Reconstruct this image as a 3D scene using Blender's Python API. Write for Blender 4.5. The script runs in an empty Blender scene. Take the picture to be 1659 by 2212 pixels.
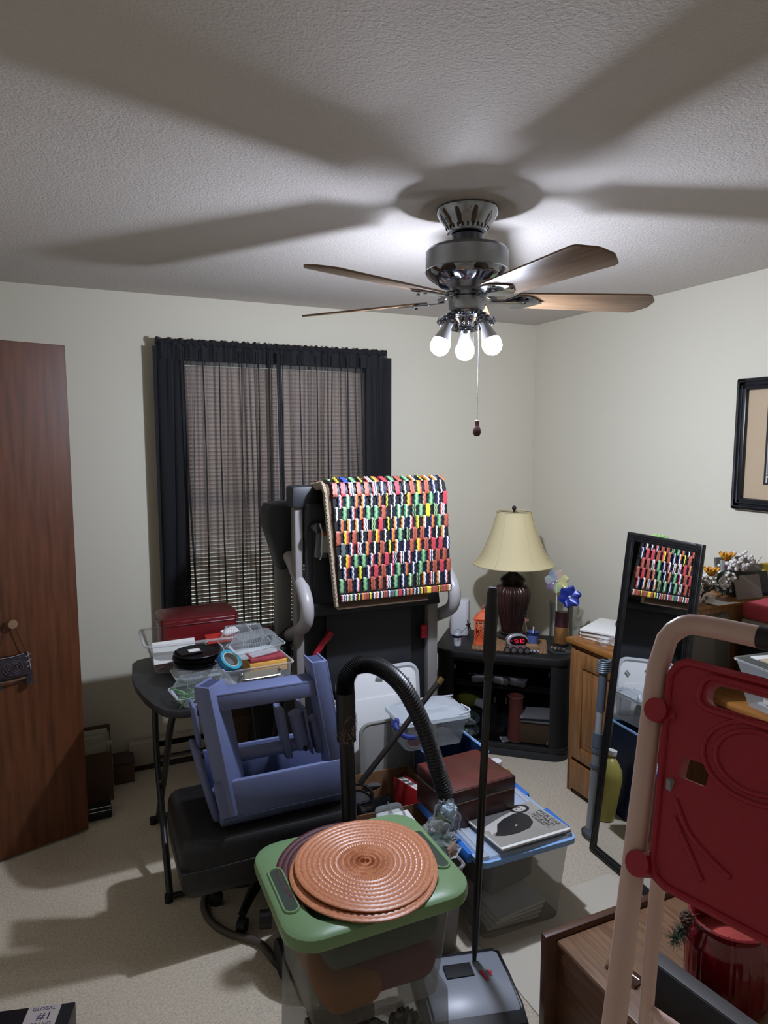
import bpy, bmesh, math, random
from math import sin, cos, pi, radians as R
from mathutils import Vector, Matrix, Euler
random.seed(7)
S = bpy.context.scene
COL = S.collection
# ------------------------------------------------------------------ camera, world, exposure
cd = bpy.data.cameras.new('camera'); cam = bpy.data.objects.new('camera', cd); COL.objects.link(cam)
cd.sensor_fit = 'HORIZONTAL'; cd.sensor_width = 36.0; cd.lens = 36.0 * 1470 / 1659
cd.clip_start = 0.02; cd.clip_end = 50
cam.location = (0, 0, 1.66); cam.rotation_euler = (R(90 - 6.2), 0, R(-24.2))
S.camera = cam
W = bpy.data.worlds.new('world'); S.world = W; W.use_nodes = True
W.node_tree.nodes['Background'].inputs[0].default_value = (.72, .85, .80, 1)
W.node_tree.nodes['Background'].inputs[1].default_value = 3.0
S.view_settings.view_transform = 'Standard'; S.view_settings.look = 'None'
S.view_settings.gamma = 1; S.view_settings.use_curve_mapping = False
S.view_settings.exposure = 0.15
S.cycles.max_bounces = 10; S.cycles.transparent_max_bounces = 24; S.cycles.use_denoising = True
S.cycles.caustics_reflective = False; S.cycles.caustics_refractive = False
BULB = 830.0   # mean strength of the three bulbs; the one at the back is the strongest

# ------------------------------------------------------------------ materials
def lin(h):
    h = h.lstrip('#'); o = []
    for i in (0, 2, 4):
        c = int(h[i:i + 2], 16) / 255
        o.append(c / 12.92 if c <= .04045 else ((c + .055) / 1.055) ** 2.4)
    return (o[0], o[1], o[2], 1)
MC = {}
def M(name, col='#808080', rough=.5, metal=0., col2=None, nscale=8., stretch=(1, 1, 1), bump=0., bscale=200., emit=0., spec=.5, detail=4., lo=.35, hi=.65, trans=0.):
    if name in MC: return MC[name]
    m = bpy.data.materials.new(name); m.use_nodes = True; MC[name] = m
    nt = m.node_tree; p = nt.nodes['Principled BSDF']
    c = lin(col)
    p.inputs['Base Color'].default_value = c; p.inputs['Roughness'].default_value = rough
    p.inputs['Metallic'].default_value = metal; p.inputs['Specular IOR Level'].default_value = spec
    p.inputs['Transmission Weight'].default_value = trans
    if emit: p.inputs['Emission Color'].default_value = c; p.inputs['Emission Strength'].default_value = emit
    tc = None
    if col2 or bump:
        tc = nt.nodes.new('ShaderNodeTexCoord'); mp = nt.nodes.new('ShaderNodeMapping')
        mp.inputs['Scale'].default_value = stretch; nt.links.new(tc.outputs['Object'], mp.inputs['Vector'])
    if col2:
        n = nt.nodes.new('ShaderNodeTexNoise'); n.inputs['Scale'].default_value = nscale; n.inputs['Detail'].default_value = detail
        nt.links.new(mp.outputs[0], n.inputs['Vector'])
        r = nt.nodes.new('ShaderNodeValToRGB'); r.color_ramp.elements[0].position = lo; r.color_ramp.elements[1].position = hi
        r.color_ramp.elements[0].color = c; r.color_ramp.elements[1].color = lin(col2)
        nt.links.new(n.outputs['Fac'], r.inputs[0]); nt.links.new(r.outputs[0], p.inputs['Base Color'])
    if bump:
        n = nt.nodes.new('ShaderNodeTexNoise'); n.inputs['Scale'].default_value = bscale; n.inputs['Detail'].default_value = 3
        nt.links.new(mp.outputs[0], n.inputs['Vector'])
        b = nt.nodes.new('ShaderNodeBump'); b.inputs['Strength'].default_value = bump; b.inputs['Distance'].default_value = .004
        nt.links.new(n.outputs['Fac'], b.inputs['Height']); nt.links.new(b.outputs[0], p.inputs['Normal'])
    return m
def CLEAR(name, col='#e8eef0', op=.12, rough=.12, fres=.75, tint='#ffffff'):
    """thin clear or cloudy plastic and glass: see-through mixed with a glossy skin"""
    if name in MC: return MC[name]
    m = bpy.data.materials.new(name); m.use_nodes = True; MC[name] = m
    nt = m.node_tree; p = nt.nodes['Principled BSDF']; out = nt.nodes['Material Output']
    p.inputs['Base Color'].default_value = lin(col); p.inputs['Roughness'].default_value = rough
    t = nt.nodes.new('ShaderNodeBsdfTransparent'); t.inputs[0].default_value = lin(tint)
    f = nt.nodes.new('ShaderNodeFresnel'); f.inputs[0].default_value = 1.35
    a = nt.nodes.new('ShaderNodeMath'); a.operation = 'MULTIPLY_ADD'; a.use_clamp = True
    a.inputs[1].default_value = fres; a.inputs[2].default_value = op
    x = nt.nodes.new('ShaderNodeMixShader')
    nt.links.new(f.outputs[0], a.inputs[0]); nt.links.new(a.outputs[0], x.inputs[0])
    nt.links.new(t.outputs[0], x.inputs[1]); nt.links.new(p.outputs[0], x.inputs[2]); nt.links.new(x.outputs[0], out.inputs[0])
    return m

# ------------------------------------------------------------------ mesh builder
class B:
    def __init__(s): s.v = []; s.f = []; s.mi = []; s.ms = []
    def _m(s, m):
        if m not in s.ms: s.ms.append(m)
        return s.ms.index(m)
    def raw(s, vs, fs, m, X=None):
        k = len(s.v); i = s._m(m)
        s.v += [tuple(X @ Vector(v)) if X else tuple(v) for v in vs]
        for f in fs: s.f.append([k + j for j in f]); s.mi.append(i)
        return s
    def bmx(s, bm, m, X=None):
        bm.verts.index_update()
        s.raw([v.co[:] for v in bm.verts], [[v.index for v in f.verts] for f in bm.faces], m, X); bm.free(); return s
    def box(s, c, d, m, rot=None, bev=0., seg=2, X=None):
        bm = bmesh.new(); bmesh.ops.create_cube(bm, size=1, matrix=Matrix.Diagonal((*d, 1)))
        if bev: bmesh.ops.bevel(bm, geom=bm.edges[:], offset=min(bev, min(d) * .49), segments=seg, profile=.5, affect='EDGES')
        T = Matrix.Translation(c)
        if rot is not None: T = T @ Euler(rot).to_matrix().to_4x4()
        return s.bmx(bm, m, (X @ T) if X else T)
    def b2(s, lo, hi, m, bev=0., seg=2, X=None):
        return s.box([(a + b) / 2 for a, b in zip(lo, hi)], [abs(b - a) for a, b in zip(lo, hi)], m, None, bev, seg, X)
    def cyl(s, p0, p1, r0, m, r1=None, seg=16, cap=True):
        p0, p1 = Vector(p0), Vector(p1); r1 = r0 if r1 is None else r1
        q = (p1 - p0).to_track_quat('Z', 'Y').to_matrix(); vs = []; fs = []
        for p, r in ((p0, r0), (p1, r1)):
            for i in range(seg): vs.append(p + q @ Vector((r * cos(2 * pi * i / seg), r * sin(2 * pi * i / seg), 0)))
        for i in range(seg): j = (i + 1) % seg; fs.append([i, j, seg + j, seg + i])
        if cap: fs += [list(range(seg))[::-1], list(range(seg, 2 * seg))]
        return s.raw(vs, fs, m)
    def tube(s, pts, r, m, seg=8, closed=False, cap=True):
        P = [Vector(p) for p in pts]; n = len(P); vs = []; fs = []
        rr = r if isinstance(r, (list, tuple)) else [r] * n
        up = None
        for i in range(n):
            if closed: t = P[(i + 1) % n] - P[i - 1]
            else: t = P[min(i + 1, n - 1)] - P[max(i - 1, 0)]
            t.normalize()
            if up is None:
                up = Vector((0, 0, 1)) if abs(t.z) < .9 else Vector((1, 0, 0))
            a = t.cross(up); a.normalize(); up = a.cross(t)
            for k in range(seg):
                w = 2 * pi * k / seg; vs.append(P[i] + (a * cos(w) + up * sin(w)) * rr[i])
        for i in range(n if closed else n - 1):
            j = (i + 1) % n
            for k in range(seg): l = (k + 1) % seg; fs.append([i * seg + k, i * seg + l, j * seg + l, j * seg + k])
        if cap and not closed: fs += [list(range(seg))[::-1], list(range((n - 1) * seg, n * seg))]
        return s.raw(vs, fs, m)
    def lathe(s, prof, m, seg=24, c=(0, 0, 0), X=None, rib=0, ribn=0, sx=1, sy=1):
        vs = []; fs = []; n = len(prof)
        for (r, z) in prof:
            for i in range(seg):
                w = 2 * pi * i / seg; q = r * (1 + rib * (abs(sin(w * ribn / 2)) - .6)) if rib else r
                vs.append((c[0] + q * cos(w) * sx, c[1] + q * sin(w) * sy, c[2] + z))
        for a in range(n - 1):
            for i in range(seg): j = (i + 1) % seg; fs.append([a * seg + i, a * seg + j, a * seg + seg + j, a * seg + seg + i])
        if prof[0][0] > 1e-6 and prof[0] != prof[-1]: fs.append(list(range(seg))[::-1])
        if prof[-1][0] > 1e-6 and prof[0] != prof[-1]: fs.append(list(range((n - 1) * seg, n * seg)))
        return s.raw(vs, fs, m, X)
    def shell(s, prof, m, seg=24, c=(0, 0, 0), X=None, sx=1, sy=1):   # lathe without end caps
        vs = []; fs = []; n = len(prof)
        for (r, z) in prof:
            for i in range(seg):
                w = 2 * pi * i / seg; vs.append((c[0] + r * cos(w) * sx, c[1] + r * sin(w) * sy, c[2] + z))
        for a in range(n - 1):
            for i in range(seg): j = (i + 1) % seg; fs.append([a * seg + i, a * seg + j, a * seg + seg + j, a * seg + seg + i])
        return s.raw(vs, fs, m, X)
    def ball(s, c, r, m, seg=12, sc=(1, 1, 1), X=None, ico=None):
        bm = bmesh.new()
        if ico is not None: bmesh.ops.create_icosphere(bm, subdivisions=ico, radius=r)
        else: bmesh.ops.create_uvsphere(bm, u_segments=seg, v_segments=max(4, seg // 2), radius=r)
        T = Matrix.Translation(c) @ Matrix.Diagonal((*sc, 1))
        return s.bmx(bm, m, (X @ T) if X else T)
    def grid(s, fn, nu, nv, m, X=None):
        vs = [fn(i / nu, j / nv) for i in range(nu + 1) for j in range(nv + 1)]
        fs = [[i * (nv + 1) + j, (i + 1) * (nv + 1) + j, (i + 1) * (nv + 1) + j + 1, i * (nv + 1) + j + 1] for i in range(nu) for j in range(nv)]
        return s.raw(vs, fs, m, X)
    def prism(s, poly, z0, z1, m, X=None, bev=0.):
        bm = bmesh.new(); n = len(poly)
        a = [bm.verts.new((x, y, z0)) for x, y in poly]; b = [bm.verts.new((x, y, z1)) for x, y in poly]
        bm.faces.new(a[::-1]); t = bm.faces.new(b)
        for i in range(n): j = (i + 1) % n; bm.faces.new((a[i], a[j], b[j], b[i]))
        bmesh.ops.recalc_face_normals(bm, faces=bm.faces[:])
        if bev:
            es = [e for e in bm.edges if abs(e.verts[0].co.z - e.verts[1].co.z) < 1e-7]
            bmesh.ops.bevel(bm, geom=es, offset=bev, segments=2, profile=.5, affect='EDGES')
        return s.bmx(bm, m, X)
    def frustum(s, c, d0, d1, h, m, t=0., top=True, bot=True, r=.01):
        """open or closed tapered box, rounded corners: d0 bottom size, d1 top size"""
        def ring(d, z):
            o = []; q = min(r, d[0] * .4, d[1] * .4)
            for cx, cy, a0 in ((1, 1, 0), (-1, 1, 90), (-1, -1, 180), (1, -1, 270)):
                for k in range(4):
                    a = R(a0 + k * 30); o.append((c[0] + cx * (d[0] / 2 - q) + q * cos(a), c[1] + cy * (d[1] / 2 - q) + q * sin(a), c[2] + z))
            return o
        vs = ring(d0, 0) + ring(d1, h); fs = []
        for i in range(16): j = (i + 1) % 16; fs.append([i, j, 16 + j, 16 + i])
        if bot: fs.append(list(range(16))[::-1])
        if top: fs.append(list(range(16, 32)))
        if t:
            pass
        if t and t > .0035:
            k = len(vs); vs += ring((d0[0] - 2 * t, d0[1] - 2 * t), t) + ring((d1[0] - 2 * t, d1[1] - 2 * t), h)
            for i in range(16): j = (i + 1) % 16; fs.append([k + j, k + i, k + 16 + i, k + 16 + j]); fs.append([16 + i, 16 + j, k + 16 + j, k + 16 + i])
            fs.append(list(range(k, k + 16)))
        return s.raw(vs, fs, m)
    def mesh(s, name, ang=38):
        me = bpy.data.meshes.new(name); me.from_pydata(s.v, [], s.f)
        for m in s.ms: me.materials.append(m)
        me.polygons.foreach_set('material_index', s.mi); me.polygons.foreach_set('use_smooth', [True] * len(s.f))
        me.set_sharp_from_angle(angle=R(ang)); me.update(); return me
    def obj(s, name, parent=None, label=None, cat=None, group=None, kind=None, loc=None, rot=None, ang=38):
        o = bpy.data.objects.new(name, s.mesh(name, ang)); COL.objects.link(o)
        return tag(o, parent, label, cat, group, kind, loc, rot)
def tag(o, parent=None, label=None, cat=None, group=None, kind=None, loc=None, rot=None):
    if parent: o.parent = parent
    if label: o['label'] = label
    if cat: o['category'] = cat
    if group: o['group'] = group
    if kind: o['kind'] = kind
    if loc is not None: o.location = loc
    if rot is not None: o.rotation_euler = rot if isinstance(rot, (tuple, list)) else (0, 0, rot)
    return o
def thing(name, label, cat, loc=(0, 0, 0), rz=0., group=None, rot=None):
    o = bpy.data.objects.new(name, None); COL.objects.link(o); o.empty_display_size = .05
    return tag(o, None, label, cat, group, None, loc, rot if rot else (0, 0, rz))
def inst(src, name, parent, loc, rot=(0, 0, 0), sc=None):
    o = bpy.data.objects.new(name, src); COL.objects.link(o); o.parent = parent; o.location = loc; o.rotation_euler = rot
    if sc: o.scale = sc
    return o
def text(s, size, m, name, parent=None, X=None, ext=.0004, label=None, align='CENTER'):
    c = bpy.data.curves.new(name, 'FONT'); c.body = s; c.size = size; c.extrude = ext; c.align_x = align; c.align_y = 'CENTER'; c.resolution_u = 2
    o = bpy.data.objects.new(name, c); COL.objects.link(o); dg = bpy.context.evaluated_depsgraph_get()
    me = bpy.data.meshes.new_from_object(o.evaluated_get(dg)); bpy.data.objects.remove(o)
    me.materials.clear(); me.materials.append(m); 
    if X: me.transform(X)
    r = bpy.data.objects.new(name, me); COL.objects.link(r)
    return tag(r, parent, label)
def bez(pts, n=8):
    """smooth curve through points (Catmull-Rom)"""
    P = [Vector(p) for p in pts]; P = [P[0] * 2 - P[1]] + P + [P[-1] * 2 - P[-2]]; o = []
    for i in range(1, len(P) - 2):
        for k in range(n):
            t = k / n; a, b, c, d = P[i - 1:i + 3]
            o.append(.5 * ((2 * b) + (c - a) * t + (2 * a - 5 * b + 4 * c - d) * t * t + (3 * b - a - 3 * c + d) * t ** 3))
    o.append(P[-2]); return o
def rrect(w, d, r, n=5, cx=0, cy=0, corners=(1, 1, 1, 1)):
    o = []
    for (sx, sy, a0), q in zip(((1, 1, 0), (-1, 1, 90), (-1, -1, 180), (1, -1, 270)), corners):
        q = r * q
        for k in range(n + 1 if q else 1):
            a = R(a0 + 90 * k / n); o.append((cx + sx * (w / 2 - q) + q * cos(a), cy + sy * (d / 2 - q) + q * sin(a)))
    return o

# common materials
wallm = M('wall_paint', '#ddd7c4', .85, bump=.08, bscale=300)
ceilm = M('ceiling_texture', '#c9c1ba', .95, bump=.9, bscale=150)
black = M('black_plastic', '#121214', .42)
blackm = M('black_matte', '#0e0e10', .7)
dgrey = M('dark_grey_plastic', '#26282c', .5, bump=.15, bscale=600)
grey = M('grey_paint', '#8d8b8a', .4)
silver = M('silver_metal', '#b8b9bb', .25, 1.)
chrome = M('polished_nickel', '#9a9ca2', .08, 1.)
white = M('white_plastic', '#dcdcda', .4)
paper = M('white_paper', '#dedcd6', .8)
oak = M('honey_oak', '#976b40', .42, col2='#7a5230', nscale=9, stretch=(6, 6, .5), detail=8)
oakx = M('honey_oak_top', '#a06c34', .4, col2='#845425', nscale=9, stretch=(6, .5, 6), detail=8)
clearp = CLEAR('clear_plastic', '#cfd6d8', .05, .08, .7)
cloudy = CLEAR('cloudy_plastic', '#cfd4d8', .22, .3, .5)
glass = CLEAR('clear_glass', '#5c6464', .015, .03, .6)
card = M('corrugated_cardboard', '#8a6544', .85, col2='#7c5838', nscale=20)
bluep = M('blue_plastic', '#4a7cc0', .4)
redp = M('red_plastic', '#a01024', .45)

# ================================================================== THE SETTING
XL, XR, YF, YB, ZC = -.62, 2.61, -.45, 3.53, 2.35
carpet = M('cream_carpet', '#ddcfb8', .95, col2='#b1a38c', nscale=130, bump=1.0, bscale=330, detail=3, lo=.40, hi=.85)
B().b2((XL - .1, YF - .1, -.1), (XR + .1, YB + .1, 0), carpet).obj('floor', kind='structure', label='cream cut-pile carpet floor')
B().b2((XL - .1, YF - .1, ZC), (XR + .1, YB + .1, ZC + .1), ceilm).obj('ceiling', kind='structure', label='off-white textured ceiling')
WX0, WX1, WZ0, WZ1 = .435, 1.48, .60, 2.065
b = B()
b.b2((XL - .1, YB, 0), (WX0, YB + .12, ZC), wallm); b.b2((WX1, YB, 0), (XR + .1, YB + .12, ZC), wallm)
b.b2((WX0, YB, 0), (WX1, YB + .12, WZ0), wallm); b.b2((WX0, YB, WZ1), (WX1, YB + .12, ZC), wallm)
b.obj('wall_back', kind='structure', label='cream painted wall with the window')
B().b2((XR, YF - .1, 0), (XR + .1, YB, ZC), wallm).obj('wall_right', kind='structure', label='cream painted wall with the framed picture')
B().b2((XL - .1, YF - .1, 0), (XL, YB, ZC), wallm).obj('wall_left', kind='structure', label='cream painted wall at the closet side')
B().b2((XL, YF - .1, 0), (XR, YF, ZC), wallm).obj('wall_front', kind='structure', label='cream painted wall on the camera side')

# closet door leaf standing open
doorw = M('stained_door_veneer', '#6c3d23', .42, col2='#4a2813', nscale=5, stretch=(9, 9, .7), detail=9, lo=.3, hi=.7)
DA = math.atan2(.099, .321); dn = Vector((sin(DA), -cos(DA), 0)); dt = Vector((cos(DA), sin(DA), 0))
De = Vector((-.025, 3.0, 0)); DW = .56
door = B().box((-DW / 2, .0175, 1.017), (DW, .035, 2.01), doorw, bev=.002, seg=1).obj('door_1', kind='structure', label='brown flush wood closet door leaf standing open', loc=De, rot=DA)
kx = -.247
B().lathe([(.0, -.030), (.016, -.029), (.018, -.026), (.0185, -.019), (.012, -.012), (.008, -.006), (.009, 0)], M('turned_wood_knob', '#8a6a50', .45), 20, X=Matrix.Translation((kx, 0, .95)) @ Matrix.Rotation(R(-90), 4, 'X')).obj('knob', door, 'round wooden knob')

# window
trimw = M('red_brown_window_trim', '#7d4a37', .4, col2='#6a3c2c', nscale=6, stretch=(1, 8, 8))
win = thing('window_1', 'double-hung window with red-brown wood casing behind black curtains', None, (0, 0, 0)); del win['label']; win['kind'] = 'structure'
def casing(lo, hi, n='casing'): B().b2(lo, hi, trimw, .004).obj(n, win)
casing((.375, 3.508, 2.065), (1.553, 3.53, 2.14)); casing((.375, 3.512, .60), (.435, 3.53, 2.065)); casing((1.48, 3.512, .60), (1.553, 3.53, 2.065))
casing((.36, 3.49, .565), (1.57, 3.53, .60), 'sill')
for z0, z1, yy in ((.60, 1.345, 3.60), (1.315, 2.065, 3.625)):
    b = B()
    b.b2((WX0, yy, z0), (WX0 + .04, yy + .025, z1), trimw); b.b2((WX1 - .04, yy, z0), (WX1, yy + .025, z1), trimw)
    b.b2((WX0 + .04, yy, z0), (WX1 - .04, yy + .025, z0 + .045), trimw); b.b2((WX0 + .04, yy, z1 - .045), (WX1 - .04, yy + .025, z1), trimw)
    f = b.obj('sash', win); B().b2((WX0 + .04, yy + .01, z0 + .045), (WX1 - .04, yy + .014, z1 - .045), glass).obj('pane', f)

b = B(); jm = M('dark_jamb', '#4a3a30', .6)
b.b2((WX0, 3.531, WZ0), (WX0 + .006, 3.60, WZ1), jm); b.b2((WX1 - .006, 3.531, WZ0), (WX1, 3.60, WZ1), jm); b.b2((WX0, 3.531, WZ1 - .006), (WX1, 3.60, WZ1), jm)
b.obj('jamb', win)
# mini blind
bl = thing('window_blind', 'pale horizontal mini blind closed in the window behind the sheer curtains', 'blind', (.9575, 3.565, 2.05))
slatm = M('blind_slat', '#b9a9a0', .5)
b = B(); n = 5; wd = .026; t = .0009
for k in range(n + 1):
    a = -1 + 2 * k / n; y = a * wd / 2; z = .0028 * (1 - a * a)
    for x in (-.508, .508): b.v.append((x, y, z))
for k in range(n): b.f.append([2 * k, 2 * k + 1, 2 * k + 3, 2 * k + 2]); b.mi.append(0)
b.ms = [slatm]; sm = b.mesh('slat')
B().b2((-.515, -.014, -.028), (.515, .014, 0), M('headrail_grey', '#77716a', .5), .003).obj('headrail', bl)
zs = -.042; i = 0
while zs > -1.385:
    inst(sm, 'slat', bl, (0, 0, zs), (R(-61.5), 0, 0)); zs -= .0212
B().b2((-.51, -.012, -1.41), (.51, .012, -1.393), white, .003).obj('bottom_rail', bl)
for x in (-.36, .02, .37): B().cyl((x, -.014, -1.4), (x, -.014, -.02), .0009, white, seg=5).obj('ladder_cord', bl)
B().cyl((-.42, -.02, -.75), (-.42, -.02, -.03), .003, clearp, seg=6).obj('tilt_wand', bl)
# sheer curtains
def sheer(name, op):
    m = bpy.data.materials.new(name); m.use_nodes = True; nt = m.node_tree; p = nt.nodes['Principled BSDF']; out = nt.nodes['Material Output']
    p.inputs['Base Color'].default_value = lin('#15161b'); p.inputs['Roughness'].default_value = .8
    t = nt.nodes.new('ShaderNodeBsdfTransparent'); x = nt.nodes.new('ShaderNodeMixShader'); lw = nt.nodes.new('ShaderNodeLayerWeight'); lw.inputs[0].default_value = .35
    a = nt.nodes.new('ShaderNodeMath'); a.operation = 'MULTIPLY_ADD'; a.use_clamp = True; a.inputs[1].default_value = 1.0; a.inputs[2].default_value = op
    nt.links.new(lw.outputs['Facing'], a.inputs[0]); nt.links.new(a.outputs[0], x.inputs[0])
    nt.links.new(t.outputs[0], x.inputs[1]); nt.links.new(p.outputs[0], x.inputs[2]); nt.links.new(x.outputs[0], out.inputs[0]); return m
sh = sheer('black_sheer_voile', .20); shd = sheer('gathered_black_voile', .86)
def curtain(x0, x1, flare, ph, label):
    th = thing('sheer_curtain', label, 'curtain', ((x0 + x1) / 2, 3.455, 2.115), group='black sheer curtains at the window')
    w = x1 - x0; rnd = random.Random(ph); K = [(rnd.uniform(0, 1), rnd.uniform(.012, .03), rnd.uniform(.25, 1)) for _ in range(7)]
    def fn(u, v):
        z = -1.62 * v; x = -w / 2 + w * u + flare * v * (u - .5) * 2
        y = .012 * sin(u * 38 + ph + .6 * sin(v * 3)) * (.5 + .5 * v) + .006 * sin(u * 90 + 2 * ph)
        for c, q, hgt in K:
            d = (u - c - .03 * sin(v * 2 + c * 9)) / q * w * 2
            y -= .034 * math.exp(-d * d) * min(1, v * 2 + .2); 
            x += .016 * d * math.exp(-d * d)
        return (x, y - .004, z)
    B().grid(fn, 150, 26, sh).obj('sheer_fabric', th, ang=80)
    def hd(u, v):
        a = v * 2 * pi
        return (-w / 2 + w * u, -.017 * cos(a) + .003 * sin(u * 120), .004 + .016 * sin(a) + .004 * sin(u * 70 + ph) + .003 * sin(u * 133))
    B().grid(hd, 110, 10, shd).obj('rod_pocket', th, ang=80)
    B().grid(lambda u, v: (-w / 2 + w * u, -.009 + .004 * sin(u * 60 + ph) + .003 * sin(u * 131), -.005 - .075 * v), 90, 3, shd).obj('header_ruffle', th, ang=80)
    for c in ([.20, .36, .50, .68, .83, .93] if x0 < .6 else [.03, .18, .33, .47, .60, .74]):
        q0 = rnd.uniform(.005, .008); dx = rnd.uniform(-.01, .02) - (.03 * (c - .5)); wv = rnd.uniform(0, 6)
        B().grid(lambda u, v: (-w / 2 + w * c + dx * v * 2 + flare * v * (c - .5) * 2 + (u - .5) * q0 * (1 + v * .8) + .004 * sin(v * 5 + wv), -.040 - .006 * sin(u * pi), -.03 - 1.58 * v), 3, 20, shd).obj('pleat', th, ang=80)
    if x0 > .6: B().grid(lambda u, v: (-w / 2 - .012 + .026 * u + .03 * sin(v * 2.2) * .4, -.040 - .008 * sin(u * pi * 2), -.03 - 1.58 * v), 6, 20, shd).obj('rolled_edge', th, ang=80)
    B().b2((-w / 2 - flare if x0 < .6 else w / 2 - .12, -.006, -1.60), (-w / 2 + .130 if x0 < .6 else w / 2 + flare, -.003, -.02), shd).obj('gathered_edge', th)
curtain(.362, .945, .015, 1, 'left black sheer curtain panel hanging over the blind')
curtain(.949, 1.565, .03, 2, 'right black sheer curtain panel hanging behind the treadmill')
rod = thing('curtain_rod', 'thin curtain rod threaded through the black sheer panels', 'curtain rod', (.96, 3.455, 2.117))
B().cyl((-.6, 0, 0), (.6, 0, 0), .006, black, seg=10).obj('rod', rod)
for x in (-.592, .592): B().b2((x - .004, 0, -.008), (x + .004, .054, .008), black).obj('bracket', rod)

# baseboard heater
ht = thing('baseboard_heater', 'long cream electric baseboard heater along the back wall', 'heater', (.9, 3.49, 0))
hm = M('cream_enamel', '#b3aa9a', .45)
B().b2((-.73, -.025, .028), (-.59, .04, .145), hm, .003).obj('end_cover', ht)
B().b2((-.59, -.022, .062), (.75, -.016, .108), hm, .002).obj('front_panel', ht)
B().b2((-.59, -.02, .136), (.75, .04, .145), hm, .002).obj('top_cover', ht)
B().b2((-.59, -.018, .028), (.75, .036, .038), hm, .002).obj('bottom_rail', ht)
B().b2((-.59, .022, .03), (.75, .036, .14), blackm).obj('grille_back', ht)
B().b2((-.73, -.02, 0), (.75, .03, .028), M('heater_shadow_gap', '#3c3630', .9), 0).obj('base', ht)  # dark filler block, shade under the heater put into its colour

# ================================================================== CEILING FAN
FC = Vector((1.113, 1.858, ZC))
fan = thing('ceiling_fan', 'five-blade ceiling fan with polished nickel body and three bare bulbs', 'ceiling fan', FC, R(-161))
B().lathe([(.0, -.002), (.093, -.002), (.095, -.006), (.092, -.018), (.08, -.036), (.066, -.054), (.06, -.066), (.061, -.072), (.056, -.075), (.0, -.076)][::-1], chrome, 40).obj('canopy', fan)
b = B()
for k in range(26):
    a = 2 * pi * k / 26; b.box((.0625 * cos(a), .0625 * sin(a), -.059), (.003, .005, .011), blackm, (0, R(28), a))
b.obj('canopy_vent', fan, 'dark vent slots')['kind'] = 'stuff'
B().lathe([(0, -.115), (.05, -.115), (.05, -.078), (0, -.078)], M('brushed_nickel_dark', '#55575c', .3, 1.), 32).obj('neck', fan)
bn = M('brushed_nickel', '#a3a6ab', .34, 1.)
B().lathe([(0, -.235), (.05, -.235), (.062, -.22), (.1, -.205), (.121, -.192), (.126, -.18), (.126, -.128), (.118, -.118), (.09, -.112), (0, -.110)], bn, 48).obj('motor_housing', fan)
B().lathe([(.085, -.2245), (.112, -.207), (.124, -.196), (.128, -.186), (.126, -.182), (.1, -.19), (.085, -.2245)], chrome, 48).obj('trim_band', fan)
B().lathe([(0, -.30), (.05, -.30), (.055, -.292), (.055, -.262), (.046, -.257), (.044, -.235), (0, -.235)], bn, 32).obj('switch_housing', fan)
bladew = M('fan_blade_oak', '#84694f', .45, col2='#6f5640', nscale=7, stretch=(.8, 9, 9), detail=8)
out = [(.165, -.054), (.585, -.070), (.60, -.066), (.63, -.028), (.633, -.02), (.633, .02), (.63, .028), (.60, .066), (.585, .070), (.165, .054), (.155, .03), (.155, -.03)]
bb = B().prism(out, -.003, .003, bladew, X=Matrix.Rotation(R(-11), 4, 'X'), bev=.0015); bm_ = bb.mesh('blade')
ib = B(); X = Matrix.Rotation(R(-11), 4, 'X')
ib.prism([(.075, -.012), (.12, -.016), (.15, -.05), (.185, -.046), (.21, -.03), (.24, 0), (.21, .03), (.185, .046), (.15, .05), (.12, .016), (.075, .012)], -.0085, -.0035, chrome, X, .0015)
ib.box((.07, 0, .008), (.05, .022, .014), chrome, (0, R(20), 0), .003)
for y in (-.028, 0, .028): ib.cyl((.185, y, -.012), (.185, y, -.006), .005, chrome, seg=8)
im = ib.mesh('blade_iron')
for k in range(5):
    a = 2 * pi * k / 5
    inst(bm_, 'blade', fan, (0, 0, -.265), (0, 0, a), (.95, 1, 1)); inst(im, 'blade_iron', fan, (0, 0, -.265), (0, 0, a))
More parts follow.
